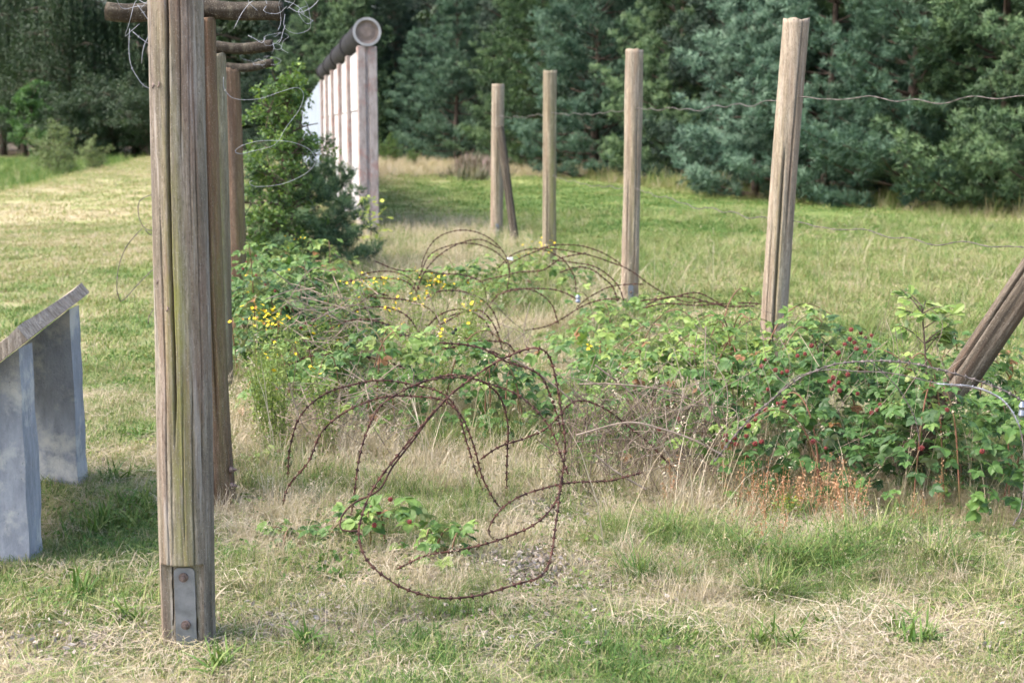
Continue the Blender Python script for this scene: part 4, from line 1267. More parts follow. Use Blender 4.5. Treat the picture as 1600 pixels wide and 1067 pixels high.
def compound(seed, L, n=3, pet=.05):
    g = np.random.default_rng(seed); mb = MB()
    spec = [(0, 1.0), (R(68), .82), (-R(68), .82)] + ([(R(125), .6), (-R(125), .6)] if n == 5 else [])
    for a, s in spec:
        V, f3, f4 = leaflet(L * s * g.uniform(.9, 1.1), L * s * .66)
        tl = g.normal(0, .18)
        V = V @ np.array(Matrix.Rotation(tl, 3, 'Y')).T
        V = rotz(V, a + g.normal(0, .1)) + np.array([0, pet, 0])
        mb.add(V, f3, f4, .5)
    mb.add([[-.0012, 0, 0], [.0012, 0, 0], [.0012, pet + .01, .001], [-.0012, pet + .01, .001]], None, [(0, 1, 2, 3)], .8)
    return mb
class LeafKit:
    """a few leaf shapes; each is used both as shared mesh data for leaf objects and as numpy data for the joined rest"""
    def __init__(self, mbs, mat, ntint=12):
        self.mbs = mbs; self.mat = mat; self.meshes = {}
        self.nt = ntint
    def mesh(self, k, ti):
        if (k, ti) not in self.meshes:
            me = self.mbs[k].mesh('leaf', self.mat)
            n = len(me.vertices)
            me.attributes['tint'].data.foreach_set("value", np.full(n, (ti + .5) / self.nt, np.float32))
            self.meshes[(k, ti)] = me
        return self.meshes[(k, ti)]
    def place(self, parent, P, F, Nn, S, T, nobj, name='leaf', rest='foliage'):
        """P positions, F pointing directions, Nn normals, S sizes, T tints (all relative to the parent); the nobj nearest become objects"""
        F = norm(F); Nn = norm(Nn - F * np.sum(Nn * F, -1, keepdims=True)); X = np.cross(F, Nn)
        n = len(P)
        kk = rng.integers(0, len(self.mbs), n)
        o_ = np.array(parent.location)
        score = (P[:, 1] + o_[1]) - .8 * P[:, 2] + rng.normal(0, .08, n)
        order = np.argsort(score)
        for q in order[:nobj]:
            ob = bpy.data.objects.new(name, self.mesh(int(kk[q]), int(np.clip(T[q] * self.nt, 0, self.nt - 1))))
            COL.objects.link(ob); ob.parent = parent
            m3 = np.stack([X[q], F[q], Nn[q]], 1) * S[q]
            ob.matrix_local = Matrix([[*m3[0], P[q][0]], [*m3[1], P[q][1]], [*m3[2], P[q][2]], [0, 0, 0, 1]])
        left = order[nobj:]
        if len(left):
            mb = MB()
            for k in range(len(self.mbs)):
                sel = left[kk[left] == k]
                if not len(sel): continue
                src = self.mbs[k]; V = np.concatenate(src.v); nv = len(V)
                m3 = np.stack([X[sel], F[sel], Nn[sel]], 2) * S[sel][:, None, None]
                W = np.einsum('nij,vj->nvi', m3, V) + P[sel][:, None]
                off = (np.arange(len(sel)) * nv)[:, None, None]
                f3 = (np.concatenate(src.f3)[None] + off).reshape(-1, 3)
                f4 = (np.concatenate(src.f4)[None] + off).reshape(-1, 4)
                mb.add(W.reshape(-1, 3), f3, f4, np.repeat(T[sel], nv))
            ob = mb.build(rest, self.mat, parent)
            ob["kind"] = "stuff"
BR = LeafKit([compound(1, .062, 3), compound(2, .055, 3), compound(3, .060, 5), compound(4, .070, 3), compound(5, .048, 5)], M['bramble'])

class Mound:
    def __init__(self, lobes, seed=0): self.l = lobes; self.s = seed
    def H(self, x, y):
        x = np.asarray(x, float); y = np.asarray(y, float)
        h = np.zeros(np.broadcast(x, y).shape)
        for (cx, cy, rx, ry, hh) in self.l:
            q = 1 - ((x - cx) / rx) ** 2 - ((y - cy) / ry) ** 2
            h = np.maximum(h, hh * np.sqrt(np.clip(q, 0, 1)))
        return h * (.72 + .56 * fbm(x * 4.2, y * 4.2, self.s))
    def hit(self, px, py):
        r = _ray(px, py)
        for d in np.arange(4.3, 16, .02):
            p = np.array([0, 0, CAM_H]) + r * (d / r[1])
            if p[2] < self.H(p[0], p[1]): return p
        return None
    def sample(self, n):
        out = []
        a = np.array([l[2] * l[3] for l in self.l]); a = a / a.sum()
        for (cx, cy, rx, ry, hh), w in zip(self.l, a):
            m = int(n * w)
            th = rng.uniform(0, 6.283, m); rr = np.sqrt(rng.random(m)) * 1.0
            out.append(np.stack([cx + rx * rr * np.cos(th), cy + ry * rr * np.sin(th)], -1))
        return np.vstack(out)

def bramble(label, lobes, nleaf, nobj, seed, tint=.42, size=1.0, ncane=14, berries=(), black=(), group=None, light=()):
    mo = Mound(lobes, seed)
    cx = np.mean([l[0] for l in lobes]); cy = np.mean([l[1] for l in lobes])
    t = thing('bramble_bush', label, 'bush', (cx, cy, 0), group)
    o = np.array([cx, cy, 0])
    xy = mo.sample(nleaf)
    h = mo.H(xy[:, 0], xy[:, 1])
    e = .04
    gx = (mo.H(xy[:, 0] + e, xy[:, 1]) - mo.H(xy[:, 0] - e, xy[:, 1])) / (2 * e)
    gy = (mo.H(xy[:, 0], xy[:, 1] + e) - mo.H(xy[:, 0], xy[:, 1] - e)) / (2 * e)
    nn = norm(np.stack([-np.clip(gx, -2.5, 2.5), -np.clip(gy, -2.5, 2.5), np.full(len(gx), 1.0)], -1))
    u = 1 - np.abs(rng.normal(0, .22, len(h)))
    # the sides are leafy too: spread a share of the leaves down the flank
    low = rng.random(len(h)) < .35
    u = np.where(low, rng.uniform(.12, 1, len(h)), u)
    z = h * np.clip(u, .05, 1.05)
    kp = (h > .06)
    P = np.stack([xy[:, 0], xy[:, 1], z], -1)[kp] - o
    nn = nn[kp]; n = len(P)
    Nn = norm(nn + np.array([0, -.15, .75]) + rng.normal(0, .42, (n, 3)))
    outw = nn * np.array([1, 1, 0]); F = norm(outw + rng.normal(0, .75, (n, 3)) * [1, 1, .35] + np.array([0, -.25, -.25]))
    S = size * rng.uniform(.62, 1.25, n)
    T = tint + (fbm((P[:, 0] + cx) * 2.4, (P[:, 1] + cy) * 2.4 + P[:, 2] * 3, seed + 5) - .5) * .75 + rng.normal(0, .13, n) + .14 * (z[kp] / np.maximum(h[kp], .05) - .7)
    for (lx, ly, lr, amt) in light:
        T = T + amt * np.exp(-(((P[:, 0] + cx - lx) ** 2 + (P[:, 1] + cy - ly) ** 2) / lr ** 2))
    T = np.clip(T, .02, .79); T[rng.random(n) < .014] = .97
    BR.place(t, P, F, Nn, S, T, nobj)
    # arching canes with the odd leaf spray above the mass
    sp, sf, sn = [], [], []
    for q in range(ncane):
        l = lobes[int(rng.integers(0, len(lobes)))]
        a = rng.uniform(0, 6.283)
        b0 = np.array([l[0] + rng.normal(0, l[2] * .35), l[1] + rng.normal(0, l[3] * .35), -.03])
        dr = np.array([math.cos(a), math.sin(a) * .7, 0]); ln = l[2] * rng.uniform(.5, 1.0)
        hp = l[4] * rng.uniform(.95, 1.22)
        pts = catmull([b0, b0 + dr * ln * .25 + [0, 0, hp * .75], b0 + dr * ln * .6 + [0, 0, hp], b0 + dr * ln + [0, 0, hp * rng.uniform(.75, .95)]], 7)
        mb = MB(); tube(mb, pts - o, np.linspace(.0045, .002, len(pts)), 5)
        mb.build('cane', M['cane'], t, smooth=True)
        for w in range(8, len(pts), 2):
            s_ = rng.normal(0, 1, 3) * [1, 1, .3]
            sp.append(pts[w] - o); sf.append(s_ + dr); sn.append(np.array([0, -.2, 1.0]) + rng.normal(0, .35, 3))
    if sp:
        n = len(sp)
        BR.place(t, np.array(sp), np.array(sf), np.array(sn), size * rng.uniform(.55, 1.0, n), np.clip(rng.normal(tint + .22, .14, n), .02, .86), 0, rest='spray_leaves')
    for lst, mat in ((berries, 'redberry'), (black, 'blackberry')):
        for (px, py) in lst:
            p = mo.hit(px, py)
            if p is None: continue
            r = _ray(px, py); p = p - r / r[1] * .035
            ob = mkobj('berry', BERRY[mat][int(rng.integers(0, 3))], t, p - o)
            ob.rotation_euler = tuple(rng.uniform(0, 6, 3)); s = rng.uniform(.75, 1.15); ob.scale = (s, s, s)
    return t, mo

def berry_mesh(mat, seed):
    g = np.random.default_rng(seed); mb = MB()
    # drupelets packed round a core
    k = 22
    ph = np.arccos(1 - 2 * (np.arange(k) + .5) / k); th = math.pi * (1 + 5 ** .5) * np.arange(k)
    D = np.stack([np.cos(th) * np.sin(ph), np.sin(th) * np.sin(ph), np.cos(ph) * 1.15], -1)
    oc = np.array([[1, 0, 0], [-1, 0, 0], [0, 1, 0], [0, -1, 0], [0, 0, 1], [0, 0, -1]], float)
    of = [(0, 2, 4), (2, 1, 4), (1, 3, 4), (3, 0, 4), (2, 0, 5), (1, 2, 5), (3, 1, 5), (0, 3, 5)]
    for d in D: mb.add(d * .0075 + oc * .0040, of)
    return mb.mesh('berry', M[mat], True)
BERRY = {m: [berry_mesh(m, s) for s in range(3)] for m in ('redberry', 'blackberry')}

zb = [(1330, 515), (1345, 520), (1352, 528), (1362, 524), (1335, 535), (1328, 530), (1320, 538), (1338, 545), (1352, 550), (1358, 540), (1364, 512), (1409, 525), (1414, 532), (1404, 530), (1406, 540), (1190, 572), (1196, 562), (1212, 578), (1222, 582), (1230, 580), (1246, 556), (1258, 553), (1268, 540), (1310, 551), (1200, 608), (1181, 632), (1197, 640), (1215, 630), (1223, 636), (1226, 628), (1182, 648), (1170, 665), (1134, 680), (1142, 690), (1148, 684), (1166, 681), (1150, 694), (1135, 688), (1180, 693), (1190, 690), (1170, 712), (1180, 655), (1296, 596), (1304, 603), (1310, 598), (1300, 608), (1312, 610), (1340, 615), (1370, 640), (1375, 632), (1362, 645), (1302, 590), (1270, 690), (1290, 700), (1325, 585), (1440, 700), (1535, 705), (1480, 640), (1060, 655), (1030, 670)]
def lobe(px, py, rx, ry, h):
    c = gnd(px, py); return (c[0], c[1], rx, ry, h)
bramble('large bramble bush with red berries at the foot of the leaning strut',
        [(1.42, 6.65, .62, .72, .66), (.92, 6.75, .60, .62, .64), (1.95, 6.45, .62, .70, .58), (1.30, 6.15, .45, .42, .42), (2.25, 6.7, .6, .7, .55), (.52, 6.95, .40, .45, .52), (1.82, 5.72, .42, .36, .58), (2.15, 5.75, .40, .40, .52), (1.05, 7.4, .6, .5, .66)],
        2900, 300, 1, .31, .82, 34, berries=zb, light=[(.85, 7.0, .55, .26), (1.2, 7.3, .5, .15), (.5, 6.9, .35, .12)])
bramble('leafy bramble clump just behind the big rusty wire loop',
        [(-.75, 7.45, .42, .40, .52), (-.32, 7.55, .46, .40, .55), (-1.15, 7.7, .35, .4, .42), (.0, 7.2, .25, .3, .40)],
        780, 260, 2, .38, .85, 14, black=[(602, 490), (608, 497), (612, 503), (618, 510), (605, 508), (712, 515), (708, 520)])
bramble('dark bramble with red fruit beside the reddish and greenish posts',
        [(-1.55, 9.3, .40, .5, .74), (-1.22, 9.0, .35, .45, .55), (-1.80, 10.4, .40, .6, .78), (-1.35, 10.2, .4, .5, .62)],
        1200, 240, 3, .30, 1.05, 9, berries=[(372, 398), (385, 410), (380, 420), (400, 400), (452, 470), (448, 480), (440, 492), (478, 505), (485, 508), (490, 500), (470, 512), (430, 455), (465, 465), (455, 478), (400, 430), (415, 445)])
bramble('low bramble under the far rusty coil arches',
        [(-.35, 13.2, .55, .55, .42), (.30, 13.6, .50, .5, .45), (-.05, 12.6, .4, .45, .30), (-.95, 13.0, .5, .5, .34), (-1.6, 12.0, .5, .5, .5), (-1.9, 13.6, .5, .6, .55)],
        900, 150, 4, .48, 1.1, 8)
bramble('small bramble tuft at the foot plate of the straight post', [(1.00, 11.3, .45, .4, .30), (.75, 10.6, .3, .3, .32), (.55, 9.4, .3, .35, .4), (.35, 8.4, .3, .35, .42)], 380, 120, 5, .5, 1.05, 4)
for i, (px, py, rx, h, n, lb) in enumerate([(600, 855, .26, .20, 50, 'low bramble shoot inside the rusty wire loop'), (480, 850, .18, .10, 30, 'bramble seedling in the grass beside the reddish post'), (690, 880, .16, .13, 22, 'bramble seedling under the bottom of the wire loop'),
                                           (1470, 770, .22, .22, 60, 'bramble shoot in front of the large berry bush'), (430, 740, .14, .12, 18, 'young bramble leaves beside the steel-bolted post')]):
    c = gnd(px, py)
    br = [(585, 820), (592, 800), (610, 780), (545, 735), (520, 740), (530, 725), (515, 728), (640, 815)] if i == 0 else ()
    bramble(lb, [(c[0], c[1], rx, rx * .8, h)], n, n, 20 + i, .36, .85, 3, berries=br)

# oak seedling standing in the bush
OK = LeafKit([(lambda mb, v: mb.add(*v))(MB(), (lambda l: (l[0], l[1], l[2], .5))(leaflet(L_, L_ * .62, False, True))) for L_ in (.10, .085, .115)], M['bramble'])
oc = at(1445, 640, 6.35); oc[2] = 0
ok = thing('oak_seedling', 'light green oak seedling rising above the berry bush', 'sapling', oc)
top = at(1440, 478, 6.35) - oc
stem = catmull([[0, 0, -.02], [.01, 0, .35], [-.01, 0, .6], top], 6); mb = MB(); tube(mb, stem, np.linspace(.007, .003, len(stem)), 6); mb.build('stem', M['bark'], ok)
Pp, Ff = [], []
for q in range(16):
    b0 = stem[int(rng.integers(8, len(stem)))]; a = rng.uniform(0, 6.28)
    e = b0 + np.array([math.cos(a) * rng.uniform(.06, .16), math.sin(a) * .1, rng.uniform(-.02, .10)])
    mb = MB(); tube(mb, np.stack([b0, (b0 + e) / 2 + [0, 0, .01], e]), [.003, .0025, .0015], 5); mb.build('twig', M['bark'], ok)
    for k in range(9):
        Pp.append(b0 + (e - b0) * rng.uniform(.5, 1.0)); Ff.append(np.array([math.cos(a), math.sin(a), 0]) + rng.normal(0, .8, 3) * [1, 1, .3])
n = len(Pp)
OK.place(ok, np.array(Pp), np.array(Ff), np.array([0, -.45, 1.0]) + rng.normal(0, .35, (n, 3)), rng.uniform(.42, .8, n), np.clip(rng.normal(.68, .14, n), 0, .86), n)
# oak seedling by the wall
oc = at(578, 385, 19.0); oc[2] = 0
ok2 = thing('oak_seedling', 'yellow-green oak seedling at the near end of the white wall', 'sapling', oc)
stem = catmull([[0, 0, -.02], [.02, 0, .3], [-.02, 0, .66]], 6); mb = MB(); tube(mb, stem, .006, 5); mb.build('stem', M['bark'], ok2)
OK2 = LeafKit(OK.mbs, M['oak'])
P = np.stack([rng.normal(0, .13, 80), rng.normal(0, .13, 80), rng.uniform(.06, .70, 80)], -1)
OK2.place(ok2, P, rng.normal(0, 1, (80, 3)) * [1, 1, .3], np.array([0, -.4, 1]) + rng.normal(0, .4, (80, 3)), rng.uniform(.7, 1.2, 80), rng.random(80), 80)

# ------------------------------------------------------------------ yellow-flowered herbs
def flower_mesh(mat, r=.011):
    mb = MB()
    for q in range(5):
        a = q * 2 * math.pi / 5
        V = np.array([[0, 0, 0], [-.38 * r, .55 * r, .25 * r], [0, r, .3 * r], [.38 * r, .55 * r, .25 * r]])
        mb.add(rotz(V, a), [(0, 2, 1), (0, 3, 2)])
    oc = np.array([[1, 0, 0], [-1, 0, 0], [0, 1, 0], [0, -1, 0], [0, 0, 1.4], [0, 0, -1]], float) * r * .22
    mb.add(oc + [0, 0, r * .2], [(0, 2, 4), (2, 1, 4), (1, 3, 4), (3, 0, 4)])
    return mb.mesh('flower', M[mat])
M['withered'] = simple_mat('withered_flower', (0.36, 0.19, 0.04), 0.8, 0, 0.4, 40, 0)
FL = [flower_mesh('yellow', .012), flower_mesh('yellow', .0095), flower_mesh('withered', .009)]
def wort(px, py, d, nf, label, leafy=260, spread=.055):
    tp = at(px, py, d); b = np.array([tp[0] + rng.normal(0, .05), tp[1] + rng.normal(0, .03), 0])
    t = thing('yellow_wildflower', label, 'wildflower', b, 'yellow wildflowers between the posts')
    H = tp - b
    st = MB(); lv = MB()
    g = rng
    ntop = max(3, nf // 5)
    for q in range(4):
        off = g.normal(0, spread * 1.2, 3) * [1, 1, .3]
        P = catmull([[g.normal(0, .02), g.normal(0, .02), -.02], H * .5 + off * .4 + [0, 0, .02], H + off], 6)
        tube(st, P, np.linspace(.0024, .0013, len(P)), 4, cap=False)
        m = leafy // 4
        u = g.uniform(.12, .97, m)
        c = np.stack([np.interp(u, np.linspace(0, 1, len(P)), P[:, i]) for i in range(3)], -1) + g.normal(0, .012 + .012 * 1, (m, 3))
        leaf_quads(lv, c, g, np.full(m, .020), np.full(m, .5), up=.8, aspect=.38)
    st.build('stem', M['stem'], t)
    o = lv.build('foliage', M['wort'], t); o["kind"] = "stuff"
    for q in range(nf):
        c = H + g.normal(0, 1, 3) * [spread, spread, spread * .55]
        ob = mkobj('flower', FL[int(g.choice(3, p=[.45, .3, .25]))], t, c)
        s = g.uniform(.75, 1.15); ob.scale = (s, s, s)
        ob.rotation_euler = (g.uniform(.1, .9), g.normal(0, .4), g.uniform(0, 6))
for px, py, d, nf, lb, sp in [
    (412, 492, 7.0, 34, 'dense yellow flower head on a tall leafy stem by the posts', .055), (432, 502, 7.15, 16, 'yellow flowers next to the densest flower head', .04),
    (568, 442, 9.6, 22, 'yellow and withered flowers above the bramble clump', .06), (606, 440, 9.9, 12, 'withered wildflower near the coil arches', .05),
    (684, 440, 9.4, 22, 'bright yellow flowers under the far coil arches', .05), (655, 468, 9.2, 14, 'yellow flowers on a slender stem under the coils', .05),
    (612, 478, 8.6, 8, 'few yellow flowers on a thin stem', .04), (846, 383, 13.2, 18, 'yellow flowers at the foot of the slim post', .07), (815, 398, 13.0, 12, 'yellow flowers beside the far rusty coil', .06),
    (460, 378, 12.2, 5, 'lone yellow flowers under the pine sapling', .05), (400, 440, 9.4, 8, 'orange withered flowers among dark bramble leaves', .05), (690, 520, 8.0, 6, 'small yellow flowers over the bramble leaves', .03),
    (487, 577, 6.7, 5, 'single small yellow bloom in front of the bramble clump', .02), (1235, 783, 5.65, 7, 'pale yellow toadflax before the large bramble', .018), (925, 545, 8.1, 8, 'brownish seed heads with a few yellow flowers', .04)]:
    wort(px, py, d, int(nf * 1.5), lb, 300, sp)
for i in range(22):      # leafy stems, some still in bloom, between the brambles
    px = rng.uniform(385, 760); py = rng.uniform(400, 560) if px < 640 else rng.uniform(400, 520)
    d_ = float(np.interp(py, [400, 470, 560], [11.5, 9.0, 7.0])) + rng.normal(0, .3)
    wort(px, py, d_, int(rng.integers(0, 10)), 'slender leafy stem with few or no blooms among the brambles', 380, .045)
for px, py in ((400, 560), (412, 585), (425, 610), (505, 600), (430, 540)):
    wort(px, py, 6.75, 1, 'feathery pale green stem beside the crossbar posts', 420, .03)

# ------------------------------------------------------------------ dead twigs
def twigs(label, boxpx, d0, d1, n, L, r=.0022, up=.6, mat='twig'):
    c = gnd((boxpx[0] + boxpx[2]) / 2, boxpx[3])
    t = thing('dead_canes', label, 'dead branches', (c[0], c[1], 0))
    mb = MB()
    for q in range(n):
        p = at(rng.uniform(boxpx[0], boxpx[2]), rng.uniform(boxpx[1], boxpx[3]), rng.uniform(d0, d1))
        p[2] = max(p[2], .02)
        dr = norm(rng.normal(0, 1, 3) * [1, .7, .4] + [0, 0, up * rng.choice([-1, 1])])
        ln = L * rng.uniform(.4, 1.3)
        k = rng.normal(0, .22 * ln, 3)
        P = catmull([p - dr * ln / 2, p + k * .6, p + dr * ln / 2 + rng.normal(0, .05 * ln, 3)], 6)
        P[:, 2] = np.maximum(P[:, 2], .004)
        tube(mb, P - [c[0], c[1], 0], np.linspace(r, r * .5, len(P)) * rng.uniform(.6, 1.5), 4)
    mb.build('twigs', M[mat], t)['kind'] = 'stuff'
    return t, c
tw, tc_ = twigs('tangle of dead brown canes left of the berry bush', (890, 600, 1130, 760), 5.95, 6.7, 170, .34, .0018)
for k, (pts_, dd) in enumerate([([(1130, 712), (1090, 690), (1040, 672), (980, 660), (900, 680)], 5.8), ([(930, 710), (960, 735), (1010, 765)], 5.7), ([(905, 600), (960, 600), (1040, 610), (1120, 640)], 6.3), ([(800, 560), (850, 590), (905, 640), (925, 700)], 6.6), ([(930, 570), (990, 620), (1010, 680)], 6.4), ([(1085, 590), (1110, 640), (1140, 690)], 6.1)]):
    P = catmull([at(a, b, dd) for a, b in pts_], 6) - tc_
    mb = MB(); tube(mb, P, .0042, 5); mb.build('cane', M['twig'], tw)
twigs('thicket of dark upright dead stems under the left end of the berry bush', (880, 620, 1140, 770), 5.9, 6.8, 420, .26, .0016, 1.6, 'deadstem')
twigs('pale bare twigs poking out of the dark bramble', (450, 440, 560, 540), 7.6, 8.8, 70, .4, .0026, .3)
twigs('brown dead stems under the bramble clump', (440, 590, 640, 690), 6.6, 7.3, 130, .35)
twigs('dry straw stems standing through the large berry bush', (1000, 520, 1500, 740), 5.9, 6.6, 120, .38, .0014, 2.0)
twigs('dry stems below the far coils', (600, 480, 860, 560), 8.4, 11, 80, .4, .0024)

# ------------------------------------------------------------------ wires
def barbs_on(mb, P, sp, L, r, g):
    seg = np.linalg.norm(np.diff(P, axis=0), axis=1); s = np.concatenate([[0], np.cumsum(seg)])
    q = np.arange(sp * .5, s[-1], sp); q = q + g.normal(0, sp * .08, len(q))
    C = np.stack([np.interp(q, s, P[:, i]) for i in range(3)], -1)
    T = norm(np.stack([np.interp(q, s, np.gradient(P[:, i])) for i in range(3)], -1))
    n = len(q)
    if not n: return
    A = norm(np.cross(T, norm(g.normal(size=(n, 3))))); B = np.cross(T, A)
    f = np.array([(0, 2, 4), (2, 1, 4), (1, 3, 4), (3, 0, 4), (2, 0, 5), (1, 2, 5), (3, 1, 5), (0, 3, 5)])
    for ax, o1, sg, half, rr in ((A + T * .35, B, .4, L, r), (B - T * .35, A, -.4, L * .9, r), (T, A, 0, r * 3.2, r * 2.1)):
        ax = norm(ax); o1 = norm(o1 - ax * np.sum(o1 * ax, -1, keepdims=True)); o2 = np.cross(ax, o1)
        V = np.stack([C + ax * half, C - ax * half, C + o1 * rr, C - o1 * rr, C + o2 * rr, C - o2 * rr], 1)
        F = (f[None] + (np.arange(n) * 6)[:, None, None]).reshape(-1, 3)
        mb.add(V.reshape(-1, 3), F)
def strand(t, o, P, r, mat, sp=.036, bl=.0155, name='wire', barbs=True, wob=.003, twist=True):
    P = np.asarray(P, float)
    seg = np.linalg.norm(np.diff(P, axis=0), axis=1); s = np.concatenate([[0], np.cumsum(seg)])
    n = max(8, int(s[-1] / .014)); q = np.linspace(0, s[-1], n)
    P = np.stack([np.interp(q, s, P[:, i]) for i in range(3)], -1)
    if wob:
        w = np.stack([vnoise(q * 9, q * 0 + i, 7 + i) - .5 for i in range(3)], -1); P = P + w * wob * 2
    mb = MB()
    if twist:   # two wires wound round each other
        T, A, B = frames(P); ph = q / .022
        for k in (0, math.pi):
            tube(mb, P + (np.cos(ph + k)[:, None] * A + np.sin(ph + k)[:, None] * B) * r * .55 - o, r * .68, 5)
    else:
        tube(mb, P - o, r, 6)
    w = mb.build(name, M[mat], t, smooth=True)
    if barbs:
        bm = MB(); barbs_on(bm, P - o, sp, bl, r * (1.15 if r > .0028 else .75), rng)
        ob = bm.build('barbs', M[mat], w); ob['kind'] = 'stuff'
    return w
def zz(pts, dfun, x0, y0, k):
    out = []
    for i, (a, b) in enumerate(pts):
        px, py = x0 + a * k, y0 + b * k
        d = dfun(i / (len(pts) - 1), px, py) if callable(dfun) else dfun
        p = at(px, py, d)
        p[2] = max(p[2], .008); out.append(p)
    return catmull(out, 7)
K6 = (400, 520, .5128)
loopo = gnd(690, 930)
coil = thing('barbed_wire_coil', 'large rusty barbed wire loop standing in the grass before the brambles', 'barbed wire', loopo)
BIG = [(430, 720), (520, 680), (640, 655), (750, 625), (850, 580), (915, 510), (935, 420), (940, 330), (925, 200), (900, 90), (870, 50), (820, 50), (740, 85), (650, 140), (580, 200), (500, 290), (420, 390), (360, 470), (320, 560), (315, 630), (345, 700), (420, 760), (520, 800), (600, 808), (700, 795), (800, 765), (870, 740), (900, 670), (915, 560), (932, 440)]
def dbig(t, px, py): return 4.53 + (930 - py) / 385 * .62 + (.32 if t < .2 else (.32 * (1 - (t - .2) / .15) if t < .35 else 0)) + (.12 * (t - .85) / .15 if t > .85 else 0)
strand(coil, loopo, zz(BIG, dbig, *K6), .0033, 'rust')
strand(coil, loopo, zz([(580, 200), (500, 300), (420, 400), (372, 478), (300, 515), (262, 555), (255, 595), (275, 604), (312, 604)], lambda t, px, py: 4.54 + (930 - py) / 385 * .62, *K6), .0034, 'rust', barbs=False, twist=False)
strand(coil, loopo, zz([(1180, 425), (1090, 448), (960, 455), (850, 480), (760, 525), (710, 590), (720, 625), (785, 648)], lambda t, px, py: 5.75 - .4 * min(1, t * 2.2), *K6), .0032, 'rust')
coil2 = thing('barbed_wire_coil', 'rusty barbed wire arches just behind the large loop', 'barbed wire', gnd(620, 790))
o2 = np.array(coil2.location)
strand(coil2, o2, zz([(82, 525), (100, 470), (160, 390), (200, 300), (270, 240), (350, 205), (430, 192), (520, 195), (580, 210), (630, 260), (665, 350), (685, 430), (720, 500), (750, 540)], 5.72, *K6), .0033, 'rust')
strand(coil2, o2, zz([(98, 440), (105, 350), (130, 260), (200, 190), (300, 155), (400, 145), (480, 158), (560, 180), (610, 230), (640, 330), (665, 410), (690, 480)], lambda t, px, py: 6.1 - .1 * t, *K6), .0033, 'rust')
strand(coil2, o2, zz([(285, 595), (300, 500), (310, 400), (340, 290), (380, 220), (440, 180), (520, 145), (600, 135), (680, 145), (740, 190), (765, 270), (765, 360), (762, 470)], lambda t, px, py: 5.5 + .5 * t, *K6), .0033, 'rust')
strand(coil2, o2, zz([(480, 160), (600, 128), (700, 150), (790, 185), (850, 230), (900, 300), (930, 375), (950, 430)], lambda t, px, py: 5.9 - .25 * t, *K6), .0033, 'rust')
strand(coil2, o2, zz([(685, 385), (740, 350), (820, 320), (890, 285), (950, 220), (1000, 205), (1060, 230), (1130, 280), (1200, 340), (1280, 420)], lambda t, px, py: 5.9 + .25 * t, *K6), .0033, 'rust')
strand(coil2, o2, zz([(560, 30), (680, 45), (760, 85), (860, 125), (900, 200), (930, 300)], 6.4, *K6), .0038, 'rust')
K5 = (340, 350, .35)
coil3 = thing('barbed_wire_coil', 'far rusty wire coil arching over low bramble', 'barbed wire', (-.3, 11.5, 0))
o3 = np.array(coil3.location)
for pts_, dd in [
    ([(880, 330), (905, 240), (920, 150), (970, 70), (1060, 30), (1150, 35), (1230, 75), (1290, 150), (1310, 240)], 13.0),
    ([(860, 320), (910, 210), (950, 135), (1040, 95), (1150, 88), (1250, 130), (1300, 200), (1290, 300)], 12.4),
    ([(880, 340), (920, 220), (1000, 130), (1100, 80), (1180, 70), (1260, 110)], 12.0),
    ([(700, 165), (800, 205), (900, 210), (1000, 220), (1100, 230), (1180, 260), (1200, 330)], 11.2),
    ([(430, 300), (520, 270), (620, 248), (720, 240), (820, 250), (880, 290), (900, 360)], 10.6),
    ([(930, 330), (1000, 300), (1090, 300), (1170, 330), (1230, 390), (1260, 470)], 10.2),
    ([(1020, 415), (1100, 395), (1170, 385), (1220, 430), (1250, 490), (1270, 560)], 9.3),
    ([(1040, 480), (1110, 510), (1200, 520), (1290, 530), (1330, 580)], 8.7),
    ([(1300, 180), (1400, 130), (1500, 95), (1600, 95), (1700, 120), (1800, 180), (1870, 260)], 12.6),
    ([(1160, 260), (1240, 240), (1340, 215), (1450, 205), (1540, 150), (1640, 130)], 11.6),
    ([(1240, 320), (1360, 290), (1480, 290), (1560, 310), (1620, 350)], 10.8),
    ([(1370, 475), (1460, 460), (1540, 420), (1620, 370), (1700, 340), (1790, 335)], 10.4),
    ([(640, 310), (720, 330), (850, 340), (960, 390), (1000, 470)], 9.8),
    ([(560, 420), (640, 380), (740, 370), (830, 400), (890, 470), (910, 540)], 9.0),
    ([(500, 470), (600, 430), (700, 430), (800, 470), (850, 540)], 8.6),
    ([(900, 560), (930, 470), (1000, 400), (1090, 380), (1180, 420), (1230, 500)], 9.4),
    ([(560, 290), (640, 230), (740, 210), (840, 230), (900, 290)], 11.4),
    ([(700, 480), (800, 500), (920, 480), (1010, 440), (1080, 400)], 9.1),
    ([(1180, 420), (1240, 330), (1320, 290), (1420, 300), (1490, 360), (1520, 440)], 10.9),
    ([(1250, 200), (1330, 130), (1430, 110), (1530, 150), (1590, 230), (1600, 320)], 12.2),
    ([(300, 640), (420, 590), (560, 580), (700, 600), (820, 640), (900, 700)], 7.6),
    ([(1000, 560), (1120, 545), (1230, 570), (1320, 620), (1380, 690)], 7.6),
    ([(480, 365), (560, 372), (620, 360), (700, 310), (760, 320)], 9.6)]:
    strand(coil3, o3, zz(pts_, dd, *K5), .0042, 'rust', .045, .014)
K7 = (900, 400, .4375)
coil4 = thing('barbed_wire_coil', 'brown wire coil sprawling between the straight post and the split post', 'barbed wire', (.9, 10, 0))
o4 = np.array(coil4.location)
